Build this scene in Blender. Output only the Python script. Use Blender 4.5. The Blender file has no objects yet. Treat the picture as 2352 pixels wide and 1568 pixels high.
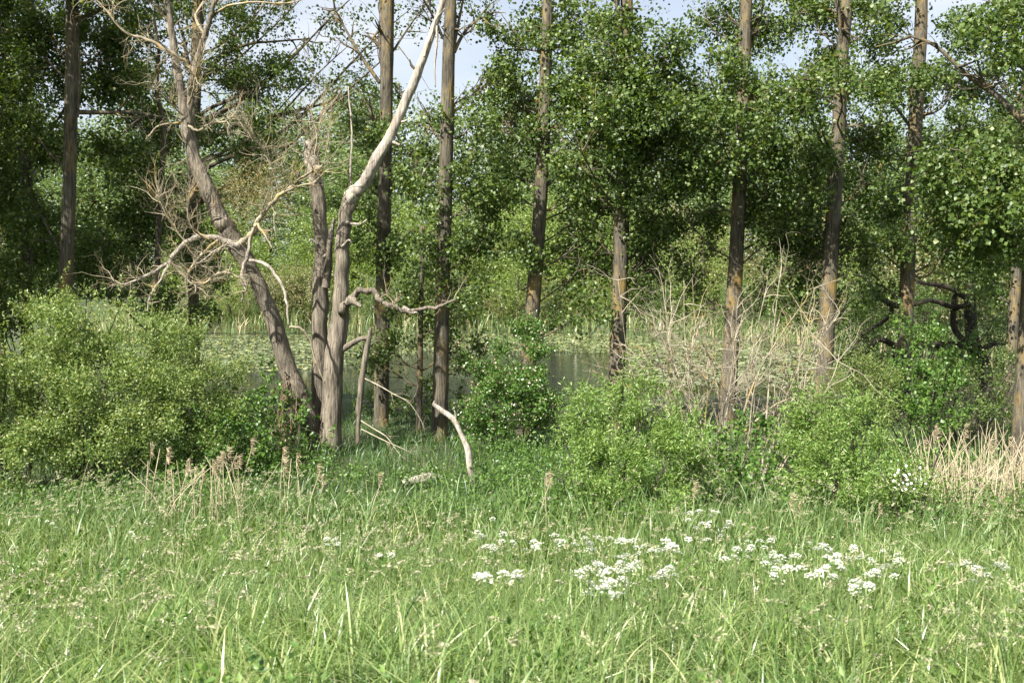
import bpy, math
import numpy as np
from math import radians as R

C = bpy.context.scene.collection
sc = bpy.context.scene
rng = np.random.default_rng(11)

# ------------------------------------------------------------------ camera, sky, sun, exposure
F = 2352 * 35 / 36.0          # focal length in pixels of a 2352 x 1568 view of the photograph
PITCH = R(3.6); EYE = 4.2
cam_d = bpy.data.cameras.new('camera'); cam = bpy.data.objects.new('camera', cam_d); C.objects.link(cam)
cam.location = (0, 0, EYE); cam.rotation_euler = (R(90) - PITCH, 0, 0)
cam_d.lens = 35; cam_d.sensor_width = 36; cam_d.clip_start = .1; cam_d.clip_end = 2000
cam_d.dof.use_dof = True; cam_d.dof.focus_distance = 22; cam_d.dof.aperture_fstop = 4.5
sc.camera = cam

SUN_H = np.array([-.66, -.75]); SUN_EL = R(47)
w = bpy.data.worlds.new('World'); sc.world = w; w.use_nodes = True
nt = w.node_tree; bg = nt.nodes['Background']
sky = nt.nodes.new('ShaderNodeTexSky'); sky.sky_type = 'NISHITA'; sky.sun_disc = False
sky.sun_elevation = SUN_EL; sky.sun_rotation = math.atan2(SUN_H[0], SUN_H[1])
sky.air_density = 1.0; sky.dust_density = 2.0; sky.ozone_density = 1.0; sky.altitude = 0
# thin high cloud veils the whole sky, in soft streaks
tcs = nt.nodes.new('ShaderNodeTexCoord'); mps = nt.nodes.new('ShaderNodeMapping'); mps.inputs['Scale'].default_value = (1, 1, 4)
nt.links.new(tcs.outputs['Generated'], mps.inputs['Vector'])
ns = nt.nodes.new('ShaderNodeTexNoise'); ns.inputs['Scale'].default_value = 3; ns.inputs['Detail'].default_value = 6; nt.links.new(mps.outputs[0], ns.inputs['Vector'])
mr = nt.nodes.new('ShaderNodeMapRange'); mr.inputs[1].default_value = .35; mr.inputs[2].default_value = .7; mr.inputs[3].default_value = .35; mr.inputs[4].default_value = .75
nt.links.new(ns.outputs['Fac'], mr.inputs[0])
mxs = nt.nodes.new('ShaderNodeMix'); mxs.data_type = 'RGBA'; nt.links.new(mr.outputs[0], mxs.inputs[0]); nt.links.new(sky.outputs[0], mxs.inputs[6]); mxs.inputs[7].default_value = (6.1, 6.25, 6.5, 1)
nt.links.new(mxs.outputs[2], bg.inputs[0]); bg.inputs[1].default_value = .063
sd = bpy.data.lights.new('sun', 'SUN'); so = bpy.data.objects.new('sun', sd); C.objects.link(so)
sd.energy = 5.0; sd.angle = R(.53); sd.color = (1, .955, .87)
from mathutils import Vector, Matrix
tosun = Vector((SUN_H[0] * math.cos(SUN_EL), SUN_H[1] * math.cos(SUN_EL), math.sin(SUN_EL)))
so.rotation_euler = tosun.to_track_quat('Z', 'Y').to_euler(); so.location = (-20, -15, 30)
sc.view_settings.view_transform = 'Standard'; sc.view_settings.look = 'None'
sc.view_settings.gamma = 1; sc.view_settings.exposure = 1.5
sc.cycles.use_denoising = True
sc.cycles.max_bounces = 8; sc.cycles.diffuse_bounces = 4; sc.cycles.glossy_bounces = 3
sc.cycles.transmission_bounces = 6; sc.cycles.caustics_reflective = False; sc.cycles.caustics_refractive = False

# ------------------------------------------------------------------ geometry helpers
def nrm(a):
    a = np.asarray(a, float)
    return a / np.maximum(np.linalg.norm(a, axis=-1, keepdims=True), 1e-9)

def P(px, py, Y):
    """point of the place at depth Y seen at pixel (px, py) of the 2352 wide view"""
    u = (px - 1176) / F; v = (784 - py) / F
    d = np.array([u, math.cos(PITCH) + math.sin(PITCH) * v, -math.sin(PITCH) + math.cos(PITCH) * v])
    k = Y / d[1]
    return np.array([0, 0, EYE]) + d * k

def S(px, Y): return px * Y / F

GY = [-60, 0, 3, 6, 10, 14, 20, 25, 31, 34]
GZ = [2.6, 2.6, 2.15, 1.6, 1.05, .68, .46, .30, .12, .08]
def pond(x, y):
    """signed: > 0 inside the pond, in metres from its edge"""
    wob = .5 * np.sin(x * .7) + .4 * np.sin(x * 1.9 + 1) + .3 * np.sin(y * .9)
    near = y - (35.6 + wob * .6 + .02 * x)
    far = np.interp(x, [-30, 6, 12, 18, 26, 34], [77.5, 77, 70, 60, 50, 42]) + wob - y
    left = x - np.interp(y, [35, 50, 77], [-15, -19, -25]) + wob
    return np.minimum(np.minimum(near, far), left)

def g(x, y):
    x = np.asarray(x, float); y = np.asarray(y, float)
    z = np.interp(y, GY, GZ)
    bump = .06 * np.sin(x * .9 + y * .4) + .05 * np.sin(x * .37 - y * .8) + .03 * np.sin(x * 2.1 + y * 1.7)
    z = z + bump * np.clip((y + 2) / 6, .2, 1)
    rise = np.interp(y, [60, 80, 100, 140, 200, 600], [.25, .6, 2.2, 4.5, 7, 9])
    z = np.where(y > 34, np.maximum(.1 + bump * .5, rise * np.clip((y - 60) / 20, 0, 1)), z)
    p = pond(x, y)
    z = np.where(p > -1.5, np.minimum(z, np.maximum(-.6, -.05 - .25 * p)), z)
    return z

def mesh_np(name, V, Fc):
    V = np.asarray(V, np.float32).reshape(-1, 3); Fc = np.asarray(Fc, np.int32).reshape(-1, 3)
    me = bpy.data.meshes.new(name)
    me.vertices.add(len(V)); me.vertices.foreach_set('co', V.ravel())
    n = len(Fc)
    me.loops.add(n * 3); me.loops.foreach_set('vertex_index', Fc.ravel())
    me.polygons.add(n); me.polygons.foreach_set('loop_start', np.arange(0, n * 3, 3, dtype=np.int32))
    me.update(calc_edges=True)
    return me

class MB:
    def __init__(s): s.V = []; s.F = []; s.n = 0
    def add(s, V, Fc):
        V = np.asarray(V, float).reshape(-1, 3)
        s.V.append(V); s.F.append(np.asarray(Fc, np.int64).reshape(-1, 3) + s.n); s.n += len(V); return s
    def tris(s): return sum(len(f) for f in s.F)
    def arrays(s):
        if not s.V: return np.zeros((0, 3)), np.zeros((0, 3), int)
        return np.concatenate(s.V), np.concatenate(s.F)

def thing(name, label, cat, loc=(0, 0, 0), group=None, kind=None):
    o = bpy.data.objects.new(name, None); C.objects.link(o); o.location = [float(v) for v in loc]
    o.empty_display_size = .3
    tag(o, label, cat, group, kind); return o

def tag(o, label=None, cat=None, group=None, kind=None):
    if label: o['label'] = label
    if cat: o['category'] = cat
    if group: o['group'] = group
    if kind: o['kind'] = kind
    return o

def build(name, mb, mat, parent=None, loc=None, smooth=False, kind=None):
    V, Fc = mb.arrays() if isinstance(mb, MB) else mb
    o_l = np.array(parent.location if parent is not None else (loc if loc is not None else (0, 0, 0)), float)
    if parent is not None and parent.parent is not None: o_l = o_l + np.array(parent.parent.location)
    me = mesh_np(name, V - o_l, Fc); me.materials.append(mat)
    if smooth: me.polygons.foreach_set('use_smooth', np.ones(len(me.polygons), bool))
    o = bpy.data.objects.new(name, me); C.objects.link(o)
    if parent is not None: o.parent = parent
    else: o.location = [float(v) for v in o_l]
    if kind: o['kind'] = kind
    return o

def catmull(pts, sub):
    p = np.asarray(pts, float)
    if len(p) < 3 or sub <= 1: return p
    q = np.vstack([2 * p[0] - p[1], p, 2 * p[-1] - p[-2]]); out = []
    for i in range(1, len(q) - 2):
        a, b, c, d = q[i - 1], q[i], q[i + 1], q[i + 2]
        for t in np.arange(sub) / sub:
            out.append(.5 * (2 * b + (c - a) * t + (2 * a - 5 * b + 4 * c - d) * t * t + (3 * b - a - 3 * c + d) * t ** 3))
    out.append(p[-1]); return np.array(out)

def tube(mb, pts, rad, seg=8, sub=4, rough=0., cap=True, wob=0.):
    """tapered, slightly ridged round bar along pts"""
    p4 = np.column_stack([np.asarray(pts, float), np.asarray(rad, float)])
    q = catmull(p4, sub); c = q[:, :3].copy(); r = np.maximum(q[:, 3], .0008); n = len(c)
    if wob: w_ = rng.normal(0, 1, (n, 3)); w_[1:] += w_[:-1]; w_[0] = 0; c = c + w_ * (wob * r)[:, None]
    t = nrm(np.gradient(c, axis=0)); u = np.zeros_like(c)
    a = np.array([0, 1., 0]) if abs(t[0][1]) < .9 else np.array([1., 0, 0])
    u[0] = nrm(a - t[0] * (a @ t[0]))
    for i in range(1, n):
        u[i] = nrm(u[i - 1] - t[i] * (u[i - 1] @ t[i]))
    v = np.cross(t, u)
    th = np.arange(seg) / seg * 2 * math.pi
    rr = np.repeat(r[:, None], seg, 1)
    if rough:
        nz = rng.normal(0, 1, (n, seg)); nz = nz + np.roll(nz, 1, 0) + np.roll(nz, 2, 0) + np.roll(nz, 3, 0)
        rr = rr * (1 + rough * .5 * nz)
    V = c[:, None] + rr[..., None] * (np.cos(th)[None, :, None] * u[:, None] + np.sin(th)[None, :, None] * v[:, None])
    i = np.arange(n - 1)[:, None] * seg; j = np.arange(seg)[None]; k = (j + 1) % seg
    A, B, D, E = i + j, i + k, i + seg + j, i + seg + k
    Fc = np.concatenate([np.stack([A, B, E], -1).reshape(-1, 3), np.stack([A, E, D], -1).reshape(-1, 3)])
    V = V.reshape(-1, 3)
    if cap:
        V = np.vstack([V, c[-1] + t[-1] * r[-1] * .4]); m = (n - 1) * seg; jj = np.arange(seg)
        Fc = np.vstack([Fc, np.stack([m + jj, m + (jj + 1) % seg, np.full(seg, n * seg)], -1)])
    mb.add(V, Fc)
    return c

def leaves(mb, pos, axis, normal, L, W, wide=.4, fold=.12):
    """one folded kite (two triangles) per leaf"""
    pos = np.asarray(pos, float); n = len(pos)
    if n == 0: return
    ax = nrm(axis); no = nrm(normal - ax * np.sum(normal * ax, 1, keepdims=True)); si = np.cross(ax, no)
    L = np.broadcast_to(L, n)[:, None]; W = np.broadcast_to(W, n)[:, None]
    V = np.stack([pos, pos + ax * L * wide + si * W * .5 + no * W * fold, pos + ax * L - no * L * .06,
                  pos + ax * L * wide - si * W * .5 + no * W * fold], 1)
    b = np.arange(n)[:, None] * 4
    Fc = np.concatenate([b + [0, 1, 2], b + [0, 2, 3]])
    mb.add(V.reshape(-1, 3), Fc)

def ball(n, surf=.55):
    d = nrm(rng.normal(0, 1, (n, 3))); r = rng.random(n) ** (1 / 3.)
    r = np.where(rng.random(n) < surf, .75 + .3 * rng.random(n), r)
    return d * r[:, None]

def clumps(n, m, surf=.5, r=.36):
    c = ball(m, surf) * .8; k = rng.integers(0, m, n); s_ = rng.uniform(.6, 1.3, m)[k]
    return c[k] + ball(n, .5) * (r * s_)[:, None]

def spray(mb, base, dirs, length, per, L, W, wide, up=.5, droop=.3, jit=.07, keep=None):
    """leafy twigs: `per` leaves along each twig"""
    n = len(base)
    if n == 0: return
    t = rng.random((n, per)); length = np.broadcast_to(length, n)
    pos = base[:, None] + dirs[:, None] * (t * length[:, None])[..., None] + rng.normal(0, jit, (n, per, 3))
    pos[..., 2] -= droop * .3 * length[:, None] * t ** 2
    ax = nrm(dirs[:, None] * .5 + rng.normal(0, .75, (n, per, 3)) + np.array([0, 0, -droop]))
    no = rng.normal(0, .7, (n, per, 3)) + np.array([0, -.25, up])
    sc_ = np.clip(rng.normal(1, .2, n * per), .5, 1.5)
    leaves(mb, pos.reshape(-1, 3), ax.reshape(-1, 3), no.reshape(-1, 3), L * sc_, W * sc_, wide)

def twig(mb, p, d, length, r, levels, kids=3, bend=.35, seg=4, up=.0, n=5, tip=.25):
    """bare crooked branchlet with side twigs"""
    d = nrm(d); pts = [np.array(p, float)]; dd = d.copy()
    for i in range(n - 1):
        dd = nrm(dd + rng.normal(0, bend, 3) * .6 + np.array([0, 0, up * .3])); pts.append(pts[-1] + dd * length / (n - 1))
    rad = np.linspace(r, r * tip, n)
    tube(mb, pts, rad, seg=seg, sub=1 if levels == 0 else 2)
    if levels > 0:
        for _ in range(kids):
            i = int(rng.integers(1, n)); f = rng.random()
            q = pts[i] if i == n - 1 else pts[i] * (1 - f) + pts[i - 1] * f
            kd = nrm(nrm(pts[i] - pts[i - 1]) * .7 + rng.normal(0, .65, 3) + np.array([0, 0, up]))
            twig(mb, q, kd, length * rng.uniform(.35, .65), max(rad[i] * .7, r * .3), levels - 1, kids, bend, 3, up, 4, tip)

# ------------------------------------------------------------------ materials
def new_mat(name):
    m = bpy.data.materials.new(name); m.use_nodes = True
    t = m.node_tree; t.nodes.clear(); out = t.nodes.new('ShaderNodeOutputMaterial'); return m, t, out

def ramp(t, src, stops):
    r = t.nodes.new('ShaderNodeValToRGB'); e = r.color_ramp.elements
    while len(e) < len(stops): e.new(.5)
    for k, (p_, c_) in enumerate(stops): e[k].position = p_; e[k].color = (*c_, 1)
    t.links.new(src, r.inputs[0]); return r.outputs[0]

def noise(t, vec, scale, detail=4, rough=.55):
    n = t.nodes.new('ShaderNodeTexNoise'); n.inputs['Scale'].default_value = scale
    n.inputs['Detail'].default_value = detail; n.inputs['Roughness'].default_value = rough
    if vec is not None: t.links.new(vec, n.inputs['Vector'])
    return n.outputs['Fac']

def mapping(t, scale, kind='Object'):
    tc = t.nodes.new('ShaderNodeTexCoord'); mp = t.nodes.new('ShaderNodeMapping'); mp.inputs['Scale'].default_value = scale
    t.links.new(tc.outputs[kind], mp.inputs['Vector']); return mp.outputs[0]

def mixc(t, fac, a, b):
    m = t.nodes.new('ShaderNodeMix'); m.data_type = 'RGBA'
    if isinstance(fac, float): m.inputs[0].default_value = fac
    else: t.links.new(fac, m.inputs[0])
    for k, s in ((6, a), (7, b)):
        if isinstance(s, tuple): m.inputs[k].default_value = (*s, 1)
        else: t.links.new(s, m.inputs[k])
    return m.outputs[2]

def leaf_mat(name, stops, trans=.35, tcol=(1.25, 1.25, .6), rough=.42, spec=.5, patch=None):
    """leaf: each leaf its own hue, glossy face, light shining through"""
    m, t, out = new_mat(name)
    ge = t.nodes.new('ShaderNodeNewGeometry'); col = ramp(t, ge.outputs['Random Per Island'], stops)
    if patch:
        pf = ramp(t, noise(t, mapping(t, (1, 1, .3)), .55, 3, .6), [(.38, (0, 0, 0)), (.66, (.75, .75, .75))])
        mp_ = t.nodes.new('ShaderNodeMix'); mp_.data_type = 'RGBA'; mp_.blend_type = 'MULTIPLY'; t.links.new(pf, mp_.inputs[0]); t.links.new(col, mp_.inputs[6]); mp_.inputs[7].default_value = (*patch, 1); col = mp_.outputs[2]
    b = t.nodes.new('ShaderNodeBsdfPrincipled'); t.links.new(col, b.inputs['Base Color'])
    b.inputs['Roughness'].default_value = rough; b.inputs['Specular IOR Level'].default_value = spec
    tr = t.nodes.new('ShaderNodeBsdfTranslucent')
    mu = t.nodes.new('ShaderNodeMix'); mu.data_type = 'RGBA'; mu.blend_type = 'MULTIPLY'; mu.inputs[0].default_value = 1
    mu.inputs[7].default_value = (*tcol, 1); t.links.new(col, mu.inputs[6]); t.links.new(mu.outputs[2], tr.inputs[0])
    ms = t.nodes.new('ShaderNodeMixShader'); ms.inputs[0].default_value = trans
    t.links.new(b.outputs[0], ms.inputs[1]); t.links.new(tr.outputs[0], ms.inputs[2]); t.links.new(ms.outputs[0], out.inputs[0])
    return m

def bark_mat(name, dark, light, lichen=None, lich_lo=.5, vs=3.0, bump=.6, hs=22.):
    m, t, out = new_mat(name)
    v = mapping(t, (hs, hs, vs)); n1 = noise(t, v, 1.0, 6, .65)
    col = ramp(t, n1, [(.34, dark), (.62, light)])
    v2 = mapping(t, (1, 1, .6)); n2 = noise(t, v2, 2.6, 4, .6)
    dk = ramp(t, n2, [(.35, (.7, .7, .7)), (.65, (1.1, 1.1, 1.1))])
    mu = t.nodes.new('ShaderNodeMix'); mu.data_type = 'RGBA'; mu.blend_type = 'MULTIPLY'; mu.inputs[0].default_value = 1
    t.links.new(col, mu.inputs[6]); t.links.new(dk, mu.inputs[7]); col = mu.outputs[2]
    if lichen:
        v3 = mapping(t, (3, 3, 1.2)); n3 = noise(t, v3, 1.3, 8, .7)
        f = ramp(t, n3, [(lich_lo, (0, 0, 0)), (lich_lo + .16, (.85, .85, .85))])
        col = mixc(t, f, col, lichen)
    b = t.nodes.new('ShaderNodeBsdfPrincipled'); t.links.new(col, b.inputs['Base Color'])
    b.inputs['Roughness'].default_value = .85; b.inputs['Specular IOR Level'].default_value = .25
    bp = t.nodes.new('ShaderNodeBump'); bp.inputs['Strength'].default_value = bump; bp.inputs['Distance'].default_value = .04
    t.links.new(n1, bp.inputs['Height']); t.links.new(bp.outputs[0], b.inputs['Normal'])
    t.links.new(b.outputs[0], out.inputs[0]); return m

M = {}
M['poplar_leaf'] = leaf_mat('poplar_leaf', [(0, (.036, .07, .014)), (.5, (.085, .145, .028)), (.85, (.155, .225, .055)), (1, (.23, .27, .10))], .43, tcol=(1.35, 1.25, .45), rough=.46, spec=.6)
M['far_leaf'] = leaf_mat('far_leaf', [(0, (.085, .14, .045)), (.5, (.13, .19, .065)), (1, (.20, .26, .10))], .35)
M['far_lime'] = leaf_mat('far_lime', [(0, (.10, .165, .03)), (.5, (.165, .235, .05)), (1, (.26, .32, .09))], .38)
M['far_olive'] = leaf_mat('far_olive', [(0, (.12, .13, .05)), (.5, (.18, .18, .075)), (1, (.28, .25, .13))], .3)
M['sallow_leaf'] = leaf_mat('sallow_leaf', [(0, (.08, .14, .028)), (.5, (.15, .22, .05)), (.85, (.25, .31, .09)), (1, (.37, .40, .16))], .36, rough=.5)
M['willow_leaf'] = leaf_mat('willow_leaf', [(0, (.08, .16, .025)), (.45, (.15, .25, .046)), (.85, (.245, .345, .095)), (1, (.36, .43, .17))], .38, rough=.42)
M['bramble_leaf'] = leaf_mat('bramble_leaf', [(0, (.05, .115, .02)), (.6, (.09, .175, .03)), (1, (.16, .25, .05))], .36, rough=.45)
M['thorn_leaf'] = leaf_mat('thorn_leaf', [(0, (.05, .12, .02)), (.6, (.09, .18, .03)), (.93, (.15, .24, .055)), (.96, (.42, .25, .2)), (1, (.5, .36, .3))], .33, rough=.35, spec=.6)
M['tan_leaf'] = leaf_mat('tan_leaf', [(0, (.16, .15, .06)), (.5, (.25, .23, .10)), (.8, (.36, .29, .14)), (1, (.42, .30, .16))], .35)
M['grass'] = leaf_mat('grass', [(0, (.055, .115, .028)), (.4, (.13, .21, .055)), (.75, (.225, .315, .105)), (.92, (.34, .40, .18)), (1, (.46, .43, .26))], .38, tcol=(1.2, 1.25, .55), rough=.36, spec=.6, patch=(1.12, 1.05, .95))
M['reed_leaf'] = leaf_mat('reed_leaf', [(0, (.065, .125, .035)), (.6, (.115, .19, .055)), (1, (.20, .265, .095))], .3, rough=.42)
M['sedge'] = leaf_mat('sedge', [(0, (.03, .07, .02)), (.6, (.06, .125, .03)), (1, (.12, .18, .05))], .35, rough=.42)
M['seed_head'] = leaf_mat('seed_head', [(0, (.22, .26, .11)), (.5, (.36, .38, .20)), (.75, (.40, .33, .26)), (1, (.55, .54, .36))], .35, (1, 1, .9), rough=.6)
M['dry_reed'] = leaf_mat('dry_reed', [(0, (.28, .22, .13)), (.5, (.45, .38, .25)), (1, (.60, .53, .38))], .15, (1, .95, .8), rough=.6)
M['far_reed'] = leaf_mat('far_reed', [(0, (.09, .16, .05)), (.6, (.17, .24, .08)), (.75, (.30, .28, .14)), (1, (.46, .39, .25))], .3)
M['petal'] = leaf_mat('petal', [(0, (.55, .58, .42)), (.3, (.72, .73, .65)), (1, (.84, .84, .80))], .3, (1, 1, .97), rough=.6)
M['poplar_bark'] = bark_mat('poplar_bark', (.040, .035, .026), (.16, .142, .105), (.245, .165, .05), .50, bump=1., hs=26)
M['old_bark'] = bark_mat('old_bark', (.055, .044, .034), (.265, .228, .175), None, vs=1.8, bump=1., hs=24.)
M['bleached_wood'] = bark_mat('bleached_wood', (.17, .145, .115), (.46, .41, .345), None, vs=1.3, bump=.9, hs=24.)
M['lichen_twig'] = bark_mat('lichen_twig', (.17, .145, .10), (.36, .31, .215), (.48, .31, .06), .53, vs=6, bump=.2, hs=6)
M['dry_twig'] = bark_mat('dry_twig', (.20, .17, .125), (.39, .345, .26), (.38, .31, .13), .6, vs=6, bump=.2, hs=6)
M['dark_bark'] = bark_mat('dark_bark', (.025, .021, .017), (.075, .062, .048), None, bump=.7)
M['green_stem'] = leaf_mat('green_stem', [(0, (.10, .16, .05)), (1, (.16, .22, .08))], .2)

def ground_mat():
    m, t, out = new_mat('earth_and_litter')
    v = mapping(t, (1, 1, 1)); n1 = noise(t, v, .6, 6, .6); n2 = noise(t, v, 9, 6, .7)
    a = ramp(t, n2, [(.3, (.022, .026, .012)), (.55, (.055, .06, .025)), (.8, (.12, .105, .06))])
    b_ = ramp(t, n2, [(.3, (.025, .045, .012)), (.7, (.07, .11, .03))])
    f = ramp(t, n1, [(.4, (0, 0, 0)), (.6, (1, 1, 1))]); col = mixc(t, f, a, b_)
    b = t.nodes.new('ShaderNodeBsdfPrincipled'); t.links.new(col, b.inputs['Base Color']); b.inputs['Roughness'].default_value = .95
    bp = t.nodes.new('ShaderNodeBump'); bp.inputs['Strength'].default_value = .6; bp.inputs['Distance'].default_value = .05
    t.links.new(n2, bp.inputs['Height']); t.links.new(bp.outputs[0], b.inputs['Normal']); t.links.new(b.outputs[0], out.inputs[0]); return m
def water_mat():
    m, t, out = new_mat('pond_water')
    b = t.nodes.new('ShaderNodeBsdfPrincipled'); b.inputs['Base Color'].default_value = (.016, .019, .008, 1)
    b.inputs['Roughness'].default_value = .03; b.inputs['IOR'].default_value = 1.333
    n1 = noise(t, mapping(t, (1, 2.2, 1)), 3.2, 3, .5); n2 = noise(t, mapping(t, (1, 2, 1)), .5, 2, .5)
    mm = t.nodes.new('ShaderNodeMath'); mm.operation = 'MULTIPLY'; t.links.new(n1, mm.inputs[0]); t.links.new(n2, mm.inputs[1])
    sx = t.nodes.new('ShaderNodeSeparateXYZ'); t.links.new(mapping(t, (1, 1, 1)), sx.inputs[0])
    mr = t.nodes.new('ShaderNodeMapRange'); mr.inputs[1].default_value = 0; mr.inputs[2].default_value = 6; mr.inputs[3].default_value = 1; mr.inputs[4].default_value = .05
    t.links.new(sx.outputs[0], mr.inputs[0])
    bp = t.nodes.new('ShaderNodeBump'); t.links.new(mr.outputs[0], bp.inputs['Strength']); bp.inputs['Distance'].default_value = .3
    t.links.new(mm.outputs[0], bp.inputs['Height']); t.links.new(bp.outputs[0], b.inputs['Normal']); t.links.new(b.outputs[0], out.inputs[0]); return m
M['pad'] = leaf_mat('pad', [(0, (.15, .20, .08)), (.5, (.24, .29, .13)), (.9, (.32, .36, .19)), (1, (.38, .34, .13))], .05, rough=.3, spec=.6)  # pale tones put the sky's grazing sheen into the pad colour

# ------------------------------------------------------------------ ground and water
xs = np.concatenate([[-600, -300, -160, -100, -70], np.arange(-50, 50.1, .8), [70, 100, 160, 300, 600]])
ys = np.concatenate([[-60, -30, -10], np.arange(-4, 36, .6), np.arange(36, 90, 1.0), [95, 100, 110, 120, 130, 140, 160, 200, 300, 600, 1200]])
X, Yg = np.meshgrid(xs, ys); Z = g(X, Yg)
nx = len(xs); idx = np.arange(len(ys) - 1)[:, None] * nx + np.arange(nx - 1)[None]
gf = np.concatenate([np.stack([idx, idx + 1, idx + nx + 1], -1).reshape(-1, 3), np.stack([idx, idx + nx + 1, idx + nx], -1).reshape(-1, 3)])
tag(build('ground', (np.stack([X, Yg, Z], -1).reshape(-1, 3), gf), ground_mat(), smooth=True),
    'grassy ground sloping down from the meadow to the pond bank', kind='structure')
wv = np.array([[-34, 33, 0], [52, 33, 0], [52, 82, 0], [-34, 82, 0.]])
tag(build('water', (wv, [[0, 1, 2], [0, 2, 3]]), water_mat()), 'still olive pond water reflecting trees and pale sky', kind='structure')

# ------------------------------------------------------------------ poplars
def mass_leaves(crown, twigs_mb, masses, Y, L=.068, W=.066, per=14, tk=0., tlen=.55):
    for mm in masses:
        px, py, rx, ry = mm[:4]; cov = mm[4] if len(mm) > 4 else 1.5; dy = mm[5] if len(mm) > 5 else rng.normal(.2 if px > 1100 else 0, .6)
        c = P(px, py, Y + dy); a, b = S(rx, Y), S(ry, Y); dp = max(.7, min(a, 2.) * .8)
        n = int((cov if Y > 26.5 or px < 700 else cov * .86) * math.pi * rx * ry / 178)
        u = clumps(n, max(4, n // 26)); base = c + u * np.array([a, dp, b])
        d = nrm(u * .6 + rng.normal(0, .55, (n, 3)) + np.array([0, 0, .15]))
        spray(crown, base, d, rng.uniform(.5, 1.1, n) * tlen, per, L, W, .36, up=.45, droop=.45)
        for k in range(int(n * tk)):
            tube(twigs_mb, [base[k] - d[k] * .35, base[k], base[k] + d[k] * .4], [.008, .006, .003], 3, 1, cap=False)

def limb(pts, r0, r1, kids=6, klen=1.2, seg=7):
    mb = MB(); rad = np.linspace(r0, r1, len(pts)); c = tube(mb, pts, rad, seg, 4, .05)
    for k in range(kids):
        i = int(rng.integers(len(c) // 3, len(c))); t = nrm(c[i] - c[i - 1])
        twig(mb, c[i], t * .6 + rng.normal(0, .6, 3) + np.array([0, 0, .15]), klen * rng.uniform(.5, 1), r1 * 1.1 + .006, 1, 3, .3, 4)
    return mb

def upper_masses(crown, tx, z0, z1, n=16, rad=2.7, tw=40):
    for k in range(n):
        z = z0 + (z1 - z0) * (k + rng.random()) / n; a = rng.random() * 6.28; r = rad * rng.random()
        c = np.array([tx[0] + r * math.cos(a), tx[1] + .9 + r * math.sin(a), z]); u = ball(tw, .4)
        spray(crown, c + u * np.array([1.1, 1.1, .8]), nrm(u + rng.normal(0, .4, (tw, 3))), .6, 14, .075, .072, .36)

def poplar(name, label, axis, Y, w0, w1, masses, limbs=(), cat='tree', top=19., upper=True, auto=True, bark='poplar_bark', group='poplars in a row along the near bank', tk=.12, L=.078):
    ax = [np.array(P(a, b, Y)) for a, b in axis]
    ax.sort(key=lambda p: -p[2])
    low = ax[-1]; d = (ax[-2] - ax[-1]); d = d / max(d[2], .2)
    gz = float(g(low[0], Y)); base = low - d * (low[2] - gz); base[2] = gz - .15; base[1] = Y
    if low[2] - gz > .3: ax.append(base)
    else: ax[-1][2] = gz - .15
    tp = ax[0]; ext = [tp + np.array([.12 * (k + 1) * rng.normal(), 0, (top - tp[2]) * (k + 1) / 3]) for k in range(3)] if top > tp[2] + 1 else []
    pts = ax[::-1] + ext; zs = np.array([p[2] for p in pts]); z0, z1 = zs[0], tp[2]
    rad = np.interp(zs, [z0, z1, max(top, z1 + .1)], [S(w0, Y) * .445, S(w1, Y) * .445, .03 if ext else S(w1, Y) / 2])
    pts.insert(1, pts[0] + (pts[1] - pts[0]) * min(.5, .5 / max(np.linalg.norm(pts[1] - pts[0]), .5))); rad = np.insert(rad, 1, rad[0] * .98); rad[0] *= 1.25
    o = thing(name, label, cat, (float(pts[0][0]), Y, gz), group)
    tm = MB(); tube(tm, pts, rad, 18, 6, .035); build('trunk', tm, M[bark], o, smooth=True)
    zt = np.array([p[2] for p in pts]); xt = np.array([p[0] for p in pts])
    crown = MB(); twm = MB()
    if upper and not 700 < axis[0][0] < 1100 and group.startswith('poplars'):
        px0 = axis[len(axis) // 2][0]
        masses = list(masses) + [(px0 + rng.uniform(-115, 115), rng.uniform(-20, 600), rng.uniform(50, 90), rng.uniform(35, 60), rng.uniform(.7, 1.2), rng.uniform(.4, 2.2) if px0 > 1100 else rng.uniform(1.4, 2.6)) for _ in range(7 if px0 > 1100 else 7)]
        if 1380 < px0 < 2000: masses += [(px0 + rng.uniform(-130, 130), rng.uniform(110, 400), rng.uniform(50, 80), rng.uniform(30, 45), 1.5, rng.uniform(-2.8, -1.8)) for _ in range(3)]
    mass_leaves(crown, twm, masses, Y, tk=tk, L=L, W=L * .97)
    if auto:
        for mm in masses:
            c = P(mm[0], mm[1], Y + (mm[5] if len(mm) > 5 else 0)); tx = np.interp(c[2], zt, xt); h = abs(c[0] - tx)
            if h < .35: continue
            zb = max(gz + 1.2, c[2] - .75 * h); s = np.array([np.interp(zb, zt, xt), Y, zb]); r = .018 + .012 * h
            mid = s * .45 + c * .55 + np.array([0, 0, -.1 * h]); e = c + (c - s) * .25 + np.array([0, 0, .15])
            build('branch', limb([s, s * .75 + mid * .25 + rng.normal(0, .03, 3), mid + rng.normal(0, .06, 3), c, e], r, .009, 6, max(.7, h * .45)), M[bark], o, smooth=True)
    for lb in limbs:
        pts_, r0, r1 = lb[:3]; q = [P(a, b, Y + (dy if False else 0)) for a, b in pts_]
        for i_, p_ in enumerate(q): p_[1] += .18 * i_ * (1 if len(lb) < 4 else lb[3])
        build('branch', limb(q, S(r0, Y) / 2, S(r1, Y) / 2, 7, .9), M[bark], o, smooth=True)
    if upper: upper_masses(crown, (float(pts[-1][0]), Y), max(zt[-4] if ext else 11, 11.3), top - .5, *((10, 2.2, 28) if axis[0][0] > 1100 else (16, 2.7, 40)))
    if crown.n: tag(build('crown', crown, M['poplar_leaf'], o, kind='stuff'))
    if twm.n: build('twigs', twm, M[bark], o, kind='stuff')
    return o

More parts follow.
